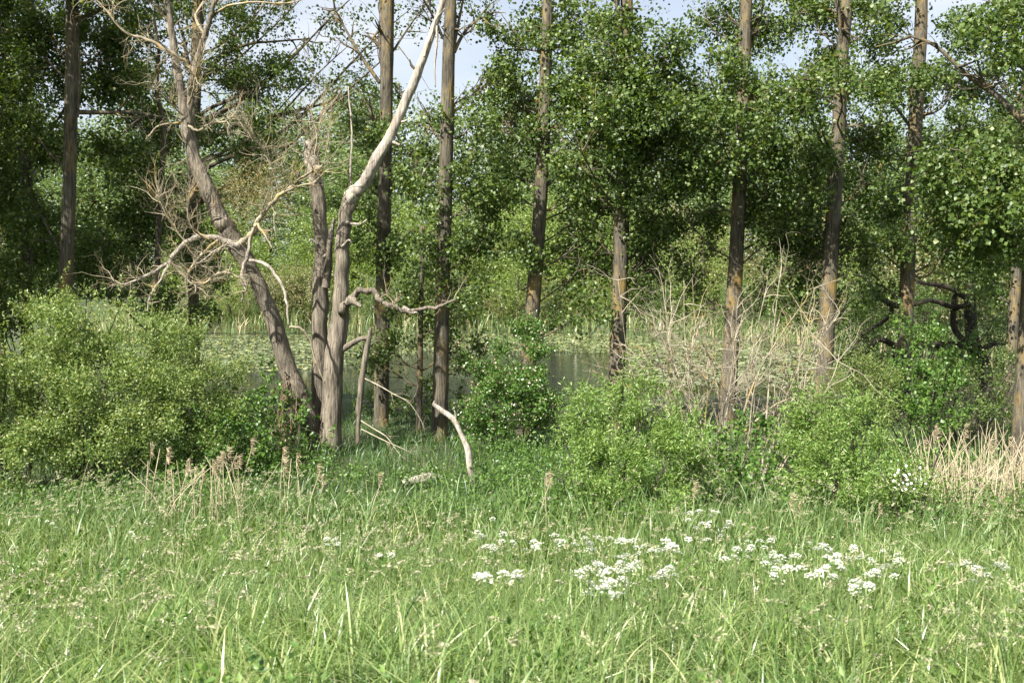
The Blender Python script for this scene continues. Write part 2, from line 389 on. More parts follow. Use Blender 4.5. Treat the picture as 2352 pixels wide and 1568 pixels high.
poplar('poplar_tree', 'shaded tall poplar with straight dark trunk left of the dead willow', [(166, 0), (163, 250), (157, 480), (150, 680), (146, 800)], 22.5, 37, 31,
       [(245, 60, 80, 80, 1.5, 1.5), (95, 120, 70, 110, 1.5, 1.6), (250, 200, 75, 90, 1.5, 1.4), (80, 300, 65, 90, 1.5, 1.4), (250, 350, 75, 80, 1.5, 1.4), (85, 480, 65, 80, 1.5, 1.4), (120, -60, 120, 80, 1.8, -.5), (260, -80, 120, 80, 1.8, -1), (380, -110, 110, 70, 1.8, 0), (200, -200, 140, 80, 1.8, -1), (340, -220, 120, 80, 1.6, -1), (60, -180, 110, 90, 1.6, 0), (470, -150, 90, 60, 1.5, .5)],  # wide leaf masses above the frame, added to shade the near bank
       [([(178, 258), (230, 256), (290, 252), (360, 262)], 12, 5), ([(178, 270), (192, 190), (196, 110), (190, 40)], 7, 4, -1)])
poplar('poplar_tree', 'poplar at far left behind the dark trunk, with a sunlit forked patch of bark', [(65, 0), (64, 200), (62, 320), (60, 480), (62, 700)], 27, 34, 27,
       [(40, 60, 90, 90, 2), (60, 220, 80, 90, 2), (20, 420, 60, 90, 2), (60, 540, 70, 80, 2), (30, 680, 80, 80, 2)],
       [([(52, 370), (36, 320), (20, 270)], 14, 5), ([(72, 350), (100, 310), (125, 260)], 12, 5)])
poplar('poplar_tree', 'dark thin trunk of a leafy poplar at the left edge of the picture', [(12, 0), (10, 300), (8, 620)], 29, 22, 16,
       [(10, 150, 70, 120, 2), (0, 320, 60, 100, 2), (20, 560, 60, 90, 2), (-60, 300, 80, 200, 2)], ())
poplar('poplar_tree', 'poplar standing behind the forked top of the dead willow, upper trunk mossy yellow', [(455, 0), (452, 120), (446, 300), (442, 500), (446, 760)], 28, 27, 28,
       [(330, 60, 90, 80, 1.8), (330, 200, 90, 80, 1.8), (560, 70, 70, 55, .8), (640, 150, 80, 60, 1.1), (560, 200, 80, 60, 1.4), (650, 40, 60, 30, .9), (540, 60, 60, 50, 1.1), (690, 110, 50, 30, .6), (760, 40, 70, 35, .5), (840, 110, 50, 40, .45), (730, 170, 60, 35, .6), (600, 20, 80, 35, .7), (820, 190, 60, 40, .6),
        (520, 130, 60, 70, 1.2), (360, 320, 80, 80, 1.8), (540, 300, 90, 70, 1.6), (390, 470, 70, 80, 1.6), (560, 390, 70, 60, 1.5), (660, 230, 70, 40, .8), (420, 620, 90, 60, 1.3)],
       [([(462, 190), (500, 130), (560, 95), (620, 85), (700, 75)], 12, 3), ([(465, 330), (540, 285), (620, 262), (720, 235), (800, 205)], 12, 3), ([(440, 170), (425, 130), (415, 90), (390, 30)], 11, 4)])
poplar('poplar_tree', 'slender dark poplar rising behind the left bushes beside the bare willow twigs', [(376, 300), (368, 450), (360, 650), (352, 860)], 26, 17, 13,
       [(300, 430, 80, 80, 1.8), (240, 540, 80, 70, 1.6), (330, 560, 70, 60, 1.4), (200, 640, 80, 50, 1.2), (430, 700, 70, 60, 1)], (), top=11, upper=False)
poplar('poplar_tree', 'poplar just right of the dead willow, forked near the top with a mossy left stem', [(892, 0), (888, 200), (884, 420), (880, 650), (876, 930)], 26, 40, 30,
       [(905, 290, 55, 45, 1.2), (850, 300, 45, 40, .9), (930, 370, 50, 50, 1), (850, 430, 55, 50, 1.1), (920, 560, 60, 55, 1.3), (860, 560, 50, 60, 1), (910, 240, 40, 30, .8), (800, 250, 60, 40, .5)],
       [([(884, 190), (874, 110), (872, 40), (868, -40)], 14, 9), ([(872, 190), (830, 130), (800, 80), (760, 10)], 9, 4), ([(895, 130), (930, 70), (960, 20), (985, -20)], 6, 2), ([(876, 320), (856, 270), (830, 220)], 8, 3)], top=19)
poplar('poplar_tree', 'poplar with pale sunlit foot in the grass, right of the hanging broken branch', [(1034, 0), (1030, 150), (1026, 330), (1019, 560), (1014, 800), (1008, 1000)], 23.4, 44, 31,
       [(1090, 200, 70, 40, .9), (1000, 270, 50, 35, 1), (1080, 290, 60, 40, 1), (1080, 372, 70, 36, 1.6), (960, 390, 60, 55, 1.2), (1070, 470, 85, 65, 1.5), (990, 480, 50, 55, 1.3), (1100, 570, 80, 60, 1.5), (990, 590, 60, 50, 1.3), (1070, 650, 70, 45, 1.1), (1150, 480, 50, 60, 1.2)],
       [([(1044, 120), (1060, 80), (1085, 45), (1130, 15)], 9, 4), ([(1044, 100), (1052, 50), (1062, -10)], 8, 5), ([(1018, 90), (1000, 50), (975, 10)], 7, 3, -1), ([(1040, 260), (1075, 225), (1110, 190)], 8, 3), ([(1022, 330), (995, 300), (980, 260)], 7, 3)], top=19)
poplar('young_poplar', 'thin young poplar growing between the two poplars right of the dead willow', [(970, 520), (968, 650), (965, 800), (962, 980)], 25, 17, 12,
       [(940, 730, 65, 55, 1.1), (1020, 735, 60, 50, 1.1), (990, 660, 60, 40, 1), (900, 800, 60, 45, 1.1), (1060, 780, 60, 50, 1.1), (1000, 890, 40, 25, .7), (1090, 830, 45, 40, .8), (850, 820, 50, 60, .9)],
       (), upper=False, top=6.4, group='young poplars', L=.075)
poplar('poplar_tree', 'poplar rising behind the flowering hawthorn, trunk mossy and leaning slightly right', [(1260, 0), (1252, 200), (1245, 400), (1235, 560), (1222, 720), (1212, 850)], 24, 44, 28,
       [(1170, 60, 70, 60, 1.2), (1330, 60, 70, 60, 1.2), (1160, 180, 70, 60, 1.6), (1330, 170, 80, 70, 1.7, -1), (1240, 130, 60, 60, 1.3), (1330, 300, 80, 60, 1.6, -.8), (1190, 300, 60, 50, 1.3), (1340, 420, 60, 45, 1.1), (1170, 420, 60, 45, 1.1), (1200, 590, 60, 50, 1.3), (1320, 560, 60, 45, 1.1), (1340, 700, 70, 45, 1.1), (1310, 640, 50, 40, 1)],
       [([(1258, 305), (1290, 280), (1330, 230)], 14, 6), ([(1256, 425), (1290, 395), (1330, 375), (1380, 365)], 10, 5), ([(1238, 300), (1210, 298), (1180, 300), (1150, 290)], 7, 4)])
poplar('poplar_tree', 'poplar behind the left bright willow bush with grey furrowed foot by the open water', [(1440, 0), (1436, 200), (1430, 450), (1422, 700), (1416, 850), (1408, 980)], 24, 44, 30,
       [(1430, 60, 80, 70, 1.5), (1500, 160, 110, 80, 2, -1.5), (1420, 200, 90, 70, 2, -1.5), (1500, 280, 120, 80, 2.2, -1.6), (1400, 330, 80, 70, 2, -1), (1560, 360, 80, 70, 1.8, -1), (1470, 400, 80, 60, 1.8), (1370, 450, 60, 60, 1.5), (1500, 480, 80, 60, 1.6), (1380, 560, 60, 60, 1.2), (1490, 580, 70, 55, 1.3), (1480, 680, 60, 40, 1), (1420, 640, 50, 40, .9)],
       [([(1418, 430), (1390, 390), (1350, 368), (1310, 400)], 10, 5), ([(1446, 340), (1462, 290), (1475, 240)], 12, 6), ([(1428, 110), (1418, 60), (1412, 0)], 12, 9, -1)])
poplar('poplar_tree', 'poplar rising through the bare dead thicket with orange lichen on its lit side', [(1714, 0), (1708, 200), (1700, 400), (1690, 600), (1680, 780), (1668, 980)], 24, 44, 29,
       [(1640, 70, 80, 70, 1.6), (1750, 60, 70, 60, 1.4), (1640, 200, 90, 75, 1.9, -1), (1750, 210, 70, 70, 1.7), (1660, 320, 100, 80, 2, -1.4), (1620, 430, 80, 60, 1.7), (1770, 340, 80, 70, 1.7), (1750, 440, 80, 60, 1.6), (1790, 540, 70, 60, 1.5), (1600, 530, 70, 55, 1.3), (1780, 650, 70, 50, 1.3), (1590, 640, 60, 45, 1)],
       [([(1706, 430), (1730, 400), (1760, 360), (1790, 330)], 10, 4), ([(1715, 130), (1735, 80), (1750, 20)], 11, 6)])
poplar('poplar_tree', 'poplar right of the bare dead thicket with pale grey lower trunk', [(1944, 0), (1934, 130), (1926, 300), (1914, 480), (1905, 650), (1897, 800), (1886, 960)], 23.5, 44, 30,
       [(1870, 60, 80, 70, 1.5), (2000, 60, 70, 60, 1.3), (1860, 190, 80, 70, 1.7), (1840, 320, 80, 70, 1.7), (1990, 250, 60, 60, 1.2), (1880, 420, 80, 60, 1.7, -.8), (1970, 430, 70, 60, 1.5), (1850, 510, 80, 60, 1.6), (1960, 560, 70, 60, 1.5), (1860, 620, 80, 50, 1.5), (1940, 690, 60, 45, 1.2), (1830, 700, 60, 40, 1.1)],
       [([(1934, 130), (1925, 70), (1912, 0)], 9, 6, -1), ([(1936, 240), (1960, 205), (1985, 180)], 8, 4)])
poplar('poplar_tree', 'poplar with sunlit tan lower trunk behind the dark crooked branches on the right', [(2116, 0), (2108, 200), (2100, 330), (2092, 480), (2084, 640), (2076, 850)], 26, 40, 30,
       [(2060, 60, 90, 70, 1.5), (2060, 210, 80, 70, 1.4), (2050, 340, 90, 70, 1.8), (2170, 330, 80, 70, 1.7), (2030, 460, 80, 60, 1.6), (2160, 470, 80, 60, 1.8), (2020, 570, 80, 55, 1.5), (2160, 590, 70, 50, 1.5), (2030, 660, 60, 40, 1.2), (2180, 220, 80, 60, 1.3)],
       [([(2096, 300), (2060, 240), (2020, 200), (1970, 190)], 8, 3)])
poplar('poplar_tree', 'narrow poplar near the right edge, its trunk emerging below sunlit leaves', [(2350, 330), (2342, 520), (2330, 700), (2318, 900)], 27, 30, 24,
       [(2260, 60, 90, 60, 1.3), (2300, 200, 80, 70, 1.3), (2260, 300, 80, 60, 1.5), (2300, 640, 60, 60, 1.2), (2230, 620, 60, 50, 1.2), (2370, 300, 80, 150, 1.6)], (), top=17)
poplar('poplar_tree', 'nearest poplar cut by the right edge, grey foot in the pale reeds, bright leafy boughs', [(2372, 500), (2362, 750), (2350, 920), (2338, 1085)], 17.8, 46, 40,
       [(2220, 400, 90, 60, 2, -.5), (2300, 460, 90, 70, 2.2, -.8), (2180, 480, 60, 50, 1.8), (2260, 540, 80, 50, 2), (2340, 380, 70, 70, 2), (2330, 560, 60, 50, 1.6), (2290, 100, 80, 60, 1.4), (2340, 30, 60, 60, 1.4)],
       [([(2352, 280), (2300, 215), (2240, 160), (2180, 90), (2130, 60)], 16, 6)], tk=.08)
# row carried on unseen past the left edge, added to shade the left trees
for k, (x, y) in enumerate([(-15.5, 23.5), (-14.6, 18.2), (-12.9, 20.4), (-18.5, 20.5), (-17.5, 28)]):
    px = 1176 + x / y * F
    poplar('poplar_tree', 'unseen leafy poplar added beyond the left edge to shade the left trees', [(px, 0), (px, 300), (px - 6, 800)], y, 38, 30,
           [(px + rng.normal(0, 60), yy, 120, 100, 1.7) for yy in (-160, -60, 60, 200, 330, 470, 560)], (), tk=0, auto=False)

# ------------------------------------------------------------------ the dead willow
YW = 21.7
def pw(lst, dy0=0., dy1=0.):
    n = len(lst); return [P(a, b, YW + dy0 + (dy1 - dy0) * i / max(1, n - 1)) for i, (a, b) in enumerate(lst)]
wb = P(745, 1035, YW); wg = float(g(wb[0], YW))
dead = thing('dead_willow', 'large dead willow with three bare trunks, one bleached and slanting to the right', 'dead tree', (wb[0], YW, wg))
def wood(name, lst, ws, mat, dy=(0, 0), seg=16, sub=6, rough=.05, label=None, twigs=0, tl=.9, tm=None, up=.2, lev=2, sharp=False, tr=.0098):
    mb = MB(); pts = pw(lst, *dy); ks = .68 if name == 'branch' else 1.; c = tube(mb, pts, [S(v, YW) / 2 * ks for v in ws], seg, sub, rough, wob=.22 if name == 'branch' else .05)
    o = build(name, mb, M[mat], dead, smooth=True)
    if label: o['label'] = label
    if twigs:
        t = MB()
        for k in range(int(twigs * 2.1)):
            i = int(rng.integers(len(c) // 4, len(c))); d = nrm(c[i] - c[i - 1]) * .4 + rng.normal(0, .6, 3) + np.array([0, 0, up])
            twig(t, c[i], d, tl * rng.uniform(.5, 1.1), tr * rng.uniform(.8, 1.5), lev, 3, .45, 4, up * .6)
        build('twigs', t, M[tm or 'lichen_twig'], o, smooth=True, kind='stuff')
    return c
wood('trunk', [(735, 1050), (722, 1000), (700, 940), (660, 840), (625, 730), (592, 650), (560, 592), (522, 530), (502, 497)], [62, 46, 40, 39, 36, 35, 36, 40, 38], 'old_bark', (0, -.7), label='left trunk of the dead willow, leaning far to the left')
wood('trunk', [(505, 505), (480, 440), (448, 365), (432, 290), (420, 225), (404, 150), (396, 80), (382, -10), (375, -60)], [36, 33, 29, 26, 21, 18, 15, 12, 9], 'old_bark', (-.7, -.4), label='upper bent part of the leaning trunk', twigs=5, tl=.8)
wood('branch', [(432, 285), (438, 210), (452, 140), (470, 85), (488, 30), (502, -30)], [24, 24, 20, 17, 14, 11], 'old_bark', (-.5, -1), twigs=8, tl=.9)
wood('branch', [(446, 165), (420, 140), (385, 118), (340, 92), (290, 75), (240, 20), (205, -15)], [14, 13, 12, 11, 9, 6, 4], 'lichen_twig', (-.6, -1.2), seg=9, twigs=12, tl=.9)
wood('branch', [(396, 90), (378, 40), (350, 10), (330, -30)], [11, 9, 7, 5], 'lichen_twig', (-.5, 0), seg=8, twigs=7, tl=.9)
wood('branch', [(470, 85), (450, 40), (470, 0), (460, -40)], [11, 9, 8, 6], 'lichen_twig', (-.7, -.2), seg=8, twigs=4, tl=.8)
wood('branch', [(488, 40), (520, 15), (580, 5), (660, 8), (720, -8)], [9, 7, 6, 4, 2], 'lichen_twig', (-.8, -1.6), seg=7, twigs=5, tl=.6)
wood('branch', [(432, 290), (455, 300), (480, 285), (520, 278), (545, 255)], [10, 8, 7, 5, 3], 'lichen_twig', (-.8, -1.2), seg=7, twigs=10, tl=.6)
wood('branch', [(430, 265), (405, 285), (365, 290), (335, 320)], [9, 8, 6, 3], 'lichen_twig', (-.8, -1.2), seg=7, twigs=3, tl=.4)
wood('branch', [(432, 240), (445, 210), (450, 170), (470, 120)], [8, 6, 4, 2], 'lichen_twig', (-.9, -1.4), seg=6, twigs=9, tl=.7)
wood('branch', [(420, 265), (395, 240), (370, 215), (350, 190)], [6, 5, 3, 2], 'lichen_twig', (-.8, -1.4), seg=6, twigs=6, tl=.5)
# mid-height tangle on the left
wood('branch', [(548, 562), (505, 552), (455, 543), (415, 568), (390, 600), (350, 628), (300, 648), (262, 656)], [24, 20, 16, 15, 13, 9, 6, 3], 'bleached_wood', (-.7, -1.5), seg=10, twigs=14, tl=.8)
wood('branch', [(500, 552), (470, 580), (440, 610), (430, 640), (455, 660)], [9, 8, 8, 6, 4], 'lichen_twig', (-1, -1.5), seg=7, twigs=14, tl=.6)
wood('branch', [(430, 560), (400, 520), (375, 480), (360, 440)], [7, 5, 4, 2], 'lichen_twig', (-1, -1.3), seg=6, twigs=13, tl=.8, up=.5)
wood('branch', [(480, 550), (440, 520), (430, 470), (440, 430)], [7, 5, 4, 2], 'lichen_twig', (-1, -1.1), seg=6, twigs=13, tl=.8, up=.5)
wood('branch', [(400, 610), (430, 640), (470, 650), (510, 625), (550, 640), (565, 668)], [8, 9, 8, 7, 5, 3], 'lichen_twig', (-1.2, -1.5), seg=7, twigs=14, tl=.6)
wood('branch', [(392, 600), (370, 640), (345, 680), (338, 715)], [9, 7, 5, 3], 'bleached_wood', (-1.2, -1.6), seg=7, twigs=3, tl=.4)
wood('branch', [(560, 590), (525, 565), (495, 575), (455, 605)], [8, 6, 5, 3], 'bleached_wood', (-.8, -1.4), seg=7, twigs=5, tl=.5)
wood('branch', [(575, 545), (568, 590), (556, 625), (563, 655), (555, 692)], [12, 11, 10, 8, 4], 'bleached_wood', (-.9, -1.1), seg=9, twigs=3, tl=.35)
wood('branch', [(568, 595), (600, 603), (628, 625), (650, 660), (658, 695), (662, 745)], [12, 11, 10, 9, 8, 5], 'bleached_wood', (-.9, -1.5), seg=9, label='bleached drooping branch of the leaning trunk')
wood('branch', [(665, 752), (692, 756), (712, 782), (722, 820), (736, 855), (746, 880)], [7, 8, 7, 6, 5, 3], 'lichen_twig', (-1.5, -1.3), seg=8, twigs=1, tl=.3, label='lower end of the drooping branch, yellow with lichen')
wood('branch', [(553, 560), (585, 530), (605, 490), (640, 452), (690, 412), (735, 384), (745, 375)], [22, 18, 15, 13, 9, 6, 3], 'lichen_twig', (-.7, -1.3), seg=10, twigs=12, tl=1.1, up=.5)
wood('branch', [(655, 440), (690, 425), (720, 420), (745, 395)], [6, 5, 4, 2], 'lichen_twig', (-1.2, -1.5), seg=6, twigs=4, tl=.7, up=.5)
wood('branch', [(700, 400), (712, 350), (730, 300), (745, 250)], [5, 4, 3, 2], 'lichen_twig', (-.6, -.9), seg=6, twigs=12, tl=1.0, up=.6)
wood('branch', [(640, 450), (630, 400), (600, 340), (570, 310)], [5, 4, 3, 2], 'dry_twig', (-.9, -1.2), seg=6, twigs=12, tl=.9, up=.5)
wood('branch', [(575, 550), (590, 515), (608, 540), (625, 570)], [12, 10, 8, 4], 'lichen_twig', (-.9, -1.2), seg=8, twigs=4, tl=.3)
# tan leafy tuft on the right branch
tuft = MB()
for (a, b, rx, ry, n) in [(590, 420, 60, 45, 190), (620, 470, 50, 40, 130), (560, 440, 50, 40, 120), (570, 490, 50, 40, 110), (630, 430, 40, 30, 70)]:
    u = ball(n, .4); base = P(a, b, YW - .5) + u * np.array([S(rx, YW), .55, S(ry, YW)])
    spray(tuft, base, nrm(u * .5 + rng.normal(0, .5, (n, 3)) + [0, 0, .5]), .3, 9, .05, .013, .45, jit=.03)
build('crown', tuft, M['tan_leaf'], dead, kind='stuff')['label'] = 'last tuft of dull tan leaves on the dead willow'
# middle broken trunk
wood('trunk', [(746, 1050), (742, 990), (737, 850), (735, 700), (739, 570), (731, 460), (723, 410), (716, 355), (714, 330)], [58, 46, 40, 38, 35, 33, 30, 30, 27], 'old_bark', (.3, .3), label='middle trunk of the dead willow, snapped off at the top')
mb = MB(); topc = P(716, 350, YW + .3)
for k in range(9):
    a = k / 9 * 6.28; q = topc + np.array([math.cos(a) * .1, math.sin(a) * .1, -.25])
    tube(mb, [q, q + np.array([0, 0, .22]), q + np.array([.02 * math.cos(a) + .05, 0, .3 + .3 * rng.random()])], [.07, .055, .006], 6, 2, .1)
build('splinters', mb, M['bleached_wood'], dead, smooth=True)
wood('stub', [(748, 660), (755, 600), (758, 550)], [20, 18, 15], 'old_bark', (.1, 0), seg=9)
wood('stub', [(757, 560), (761, 530), (767, 500)], [15, 13, 3], 'bleached_wood', (.05, 0), seg=9, rough=.15)
wood('trunk', [(727, 425), (723, 408), (716, 358), (713, 325)], [31, 31, 31, 25], 'bleached_wood', (.28, .28), rough=.08)
wood('stub', [(722, 392), (730, 388), (738, 386)], [20, 17, 10], 'tan_cut' if 'tan_cut' in M else 'bleached_wood', (.1, -.15), seg=9)
for a in ([(722, 480), (712, 470), (706, 466)], [(728, 560), (716, 550), (711, 556)], [(744, 590), (752, 583)]):
    wood('stub', a, [8, 5, 3][:len(a)], 'bleached_wood', (.1, 0), seg=7)
# right trunk, bleached above
wood('trunk', [(757, 1056), (761, 1000), (767, 850), (780, 745), (785, 650), (788, 560), (795, 490), (806, 455)], [60, 50, 44, 40, 34, 32, 31, 32], 'old_bark', (-.3, -.3), label='right trunk of the dead willow, still in grey bark')
wood('trunk', [(802, 462), (818, 440), (845, 405), (868, 362), (905, 292), (940, 215), (962, 160), (990, 85), (1015, 10), (1035, -50)], [31, 31, 27, 25, 22, 20, 18, 15, 13, 11], 'bleached_wood', (-.3, -.6), label='long bleached upper limb slanting up to the right', rough=.06)
wood('branch', [(801, 455), (806, 400), (808, 340), (806, 270), (800, 198)], [9, 8, 7, 6, 4], 'bleached_wood', (-.2, .2), seg=8)
wood('branch', [(783, 720), (800, 690), (832, 667), (858, 676), (882, 697), (905, 703), (935, 714), (975, 708), (1010, 703), (1047, 688)], [30, 24, 20, 18, 16, 15, 12, 11, 10, 6], 'old_bark', (-.4, -1.2), seg=10, twigs=5, tl=.55, up=.8, label='wavy side branch reaching right from the right trunk')
wood('stub', [(800, 688), (818, 697), (830, 704)], [20, 14, 6], 'old_bark', (-.5, -.8), seg=9, rough=.15)
wood('stub', [(925, 708), (945, 716), (958, 718)], [12, 9, 4], 'bleached_wood', (-.9, -1), seg=8, rough=.12)
wood('stub', [(778, 808), (805, 790), (830, 778), (852, 776)], [18, 14, 11, 7], 'old_bark', (-.3, -.6), seg=9)
wood('branch', [(1004, 60), (1003, 110), (998, 150), (1000, 200)], [8, 8, 6, 4], 'bleached_wood', (-.7, -.7), seg=7)
wood('branch', [(975, 130), (1000, 50), (1022, 20)], [8, 6, 3], 'bleached_wood', (-.6, -.8), seg=7)
for a in ([(900, 325), (918, 333)], [(930, 230), (918, 205), (916, 190)], [(795, 510), (825, 515), (842, 505)], [(785, 570), (800, 552), (808, 556)], [(910, 275), (925, 280), (935, 276)], [(955, 160), (945, 150), (940, 135)]):
    wood('stub', a, [8, 6, 3][:len(a)], 'bleached_wood', (-.4, -.6), seg=6)

# ------------------------------------------------------------------ broken and standing branches
def branch_thing(name, label, parts, loc, group=None, cat='branch'):
    o = thing(name, label, cat, loc, group)
    for nm, mb, mat in parts: build(nm, mb, M[mat], o, smooth=True, kind='stuff' if nm == 'twigs' else None)
    return o
mb = MB(); Yb = 21.0
q = [P(a, b, Yb) for a, b in [(852, 752), (845, 790), (834, 850), (826, 920), (823, 970), (822, 1020)]]
tube(mb, q, [S(v, Yb) / 2 for v in (6, 13, 14, 14, 11, 10)], 10, 6, .08)
tw = MB()
for st in ([(836, 868), (870, 885), (905, 905), (940, 925), (968, 965)], [(828, 965), (860, 985), (890, 1005), (920, 1045), (955, 1070)], [(830, 985), (880, 1010), (925, 1030), (948, 1042)]):
    p_ = [P(a, b, Yb - .25 * i) for i, (a, b) in enumerate(st)]; c = tube(tw, p_, np.linspace(.016, .004, len(p_)), 5, 4)
    for k in range(6):
        i = int(rng.integers(4, len(c))); twig(tw, c[i], nrm(c[i] - c[i - 1]) + rng.normal(0, .4, 3), .4, .006, 1, 3, .3, 3)
branch_thing('broken_branch', 'broken dead limb hanging upright beside the dead willow with trailing side twigs', [('limb', mb, 'old_bark'), ('twigs', tw, 'dry_twig')], P(822, 1020, Yb))
mb = MB(); Ys = 16.6
q = [P(a, b, Ys + d) for a, b, d in [(995, 928, .5), (1018, 944, .4), (1043, 965, .3), (1060, 1000, .2), (1075, 1035, .1), (1079, 1070, 0), (1086, 1110, 0)]]
tube(mb, q, [S(v, Ys) / 2 for v in (9, 12, 13, 12, 14, 15, 12)], 10, 6, .06)
tube(mb, [q[2], P(1047, 955, Ys + .3), P(1043, 940, Ys + .25)], [.03, .022, .008], 6, 2); tube(mb, [q[0], P(998, 920, Ys + .5)], [.02, .01], 6, 1)
branch_thing('standing_branch', 'bleached bare branch stuck upright in the grass, curving to the left', [('limb', mb, 'bleached_wood')], P(1086, 1110, Ys))
mb = MB(); lx = P(920, 1100, 17.3)
q = [np.array([P(a, b, 17.3)[0], 17.3 + d, float(g(P(a, b, 17.3)[0], 17.3)) + .16]) for a, b, d in [(915, 1, 0), (950, 1, .1), (985, 1, .25), (1005, 1, .3)]]
tube(mb, q, [.05, .09, .08, .04], 10, 5, .15)
branch_thing('fallen_log', 'short pale barkless log lying in low nettles before the dead willow', [('log', mb, 'bleached_wood')], q[0], cat='log')

# ------------------------------------------------------------------ shrubs
def shrub(name, label, lumps, mat, L, W, wide=.45, per=14, tlen=.35, cov=2.4, cat='shrub', stems=9, stem_mat='dark_bark', group=None, up=.45, droop=.1, depth=.8, stemtop=.5, updir=.5, jit=.035, shoots=1.):
    cs = [P(a, b, y) for (a, b, rx, ry, y) in lumps]; Ym = float(np.mean([l[4] for l in lumps])); xm = float(np.mean([c[0] for c in cs]))
    gz = float(g(xm, Ym)); o = thing(name, label, cat, (xm, Ym, gz), group); cr = MB(); st = MB()
    for (a, b, rx, ry, y), c in zip(lumps, cs):
        area = max(4., .5 * (L * F / y) * (W * F / y)) * per; n = int(cov * math.pi * rx * ry / area)
        u = clumps(n, max(6, int(math.pi * S(rx, y) * S(ry, y) * 12)), .85, .29); d = nrm(u * .7 + rng.normal(0, .4, (n, 3)) + np.array([0, 0, updir]))
        base = c + u * np.array([S(rx, y), max(.35, S(rx, y) * depth), S(ry, y)])
        gg = g(base[:, 0], base[:, 1]); ok = base[:, 2] > gg + .05; base, d = base[ok], d[ok]
        spray(cr, base, d, rng.uniform(.5, 1.2, len(base)) * tlen, per, L, W, wide, up=up, droop=droop, jit=jit)
        if shoots:                                              # long shoots breaking the outline
            m = max(3, int(shoots * S(rx, y) * S(ry, y) * 12)); v = nrm(rng.normal(0, 1, (m, 3)) * [1, 1, .6] + [0, -.3, .7]); s0 = c + v * np.array([S(rx, y), S(rx, y) * depth, S(ry, y)]) * .85
            v2 = nrm(v * .5 + rng.normal(0, .25, (m, 3)) + [0, 0, .7]); ls = rng.uniform(.3, .75, m)
            for q in np.linspace(0, 1, 7): spray(cr, s0 + v2 * (ls * q)[:, None], nrm(v2 + rng.normal(0, .5, (m, 3))), .16 * (1.2 - q), 7, L, W, wide, up=up, droop=droop, jit=.02)
    for k in range(stems):
        c = cs[k % len(cs)]; e = c + rng.normal(0, .25, 3); s = np.array([xm + (e[0] - xm) * .35 + rng.normal(0, .12), Ym + (e[1] - Ym) * .4, 0]); s[2] = float(g(s[0], s[1])) - .05
        m_ = s * .5 + e * .5 + rng.normal(0, .08, 3); c_ = tube(st, [s, m_, e], [.028, .018, .007], 6, 4)
        for _ in range(4): i = int(rng.integers(4, len(c_))); twig(st, c_[i], rng.normal(0, .5, 3) + [0, 0, .5], .5, .007, 1, 3, .3, 3)
    build('crown', cr, M[mat], o, kind='stuff'); build('stems', st, M[stem_mat], o, smooth=True, kind='stuff')
    return o
shrub('sallow_bush', 'big grey-green sallow bush at the left with pale leaf tips, tallest of the left bushes',
      [(210, 740, 110, 60, 18), (130, 800, 100, 70, 17.6), (300, 800, 110, 70, 17.8), (250, 890, 140, 80, 17.2), (150, 950, 110, 80, 17), (330, 950, 110, 80, 17), (240, 1040, 150, 80, 16.8), (120, 720, 60, 50, 18.4), (200, 860, 100, 60, 17.9), (340, 870, 90, 60, 18), (80, 880, 80, 60, 17.8)], 'sallow_leaf', .06, .024, cov=1.9, stems=14)
shrub('sallow_bush', 'grey-green sallow bush leaning against the right flank of the tallest left bush',
      [(440, 820, 90, 60, 18.2), (400, 780, 60, 50, 18.6), (470, 890, 80, 70, 17.8), (420, 960, 100, 70, 17.5), (520, 850, 50, 50, 18.2), (490, 960, 70, 60, 17.8), (430, 1050, 120, 60, 17.4)], 'sallow_leaf', .05, .019, cov=1.9, stems=10)
shrub('sallow_bush', 'low sallow bush cut by the left edge with orange lichen twigs at its foot',
      [(40, 830, 80, 60, 17), (20, 920, 90, 80, 16.6), (60, 1000, 90, 70, 16.4), (30, 1070, 90, 60, 16.2), (-60, 950, 90, 130, 16.6)], 'sallow_leaf', .06, .024, cov=1.9, stems=10)
shrub('elder_bush', 'dark shaded undergrowth bush at the left edge below the leafy poplars',
      [(20, 640, 60, 60, 24), (60, 700, 60, 50, 23.5), (-10, 730, 60, 60, 23), (110, 650, 40, 40, 24.5), (240, 640, 60, 40, 25), (300, 680, 50, 40, 25)], 'poplar_leaf', .07, .05, cov=1.8, per=10)
shrub('elder_bush', 'low dark undergrowth bush in deep shade between the poplar trunks at the water edge',
      [(900, 935, 55, 22, 28), (980, 940, 50, 20, 28), (850, 940, 40, 24, 27.5), (1060, 930, 40, 22, 28.5), (930, 955, 60, 20, 27), (1030, 955, 40, 20, 27)], 'poplar_leaf', .07, .055, cov=1.5, per=10)
shrub('thorn_thicket', 'tangled shady thicket filling the space behind the pale reeds at the right',
      [(2240, 900, 70, 60, 24), (2310, 880, 50, 90, 25), (2180, 960, 70, 40, 23), (2290, 980, 60, 40, 22.5), (2120, 930, 50, 50, 24)], 'poplar_leaf', .055, .04, cov=1.2, per=10, stems=46, shoots=.5)
shrub('thorn_thicket', 'dull green scrub behind the pale-footed poplar at the pond edge on the right',
      [(1965, 740, 60, 60, 33), (2040, 790, 60, 60, 32), (1990, 850, 70, 50, 31), (2130, 720, 60, 60, 33), (2300, 720, 60, 70, 33), (2180, 780, 50, 50, 33)], 'bramble_leaf', .06, .045, cov=1.0, per=10, stems=40, shoots=.5)
shrub('hazel_bush', 'shady bush with broad yellow-green leaves between the left sallows and the dead willow',
      [(560, 930, 60, 40, 18.6), (500, 1000, 80, 55, 17.6), (570, 1020, 70, 55, 17.8), (430, 1080, 90, 50, 17), (540, 1080, 80, 50, 17.2)], 'bramble_leaf', .062, .055, cov=1.5, per=9)
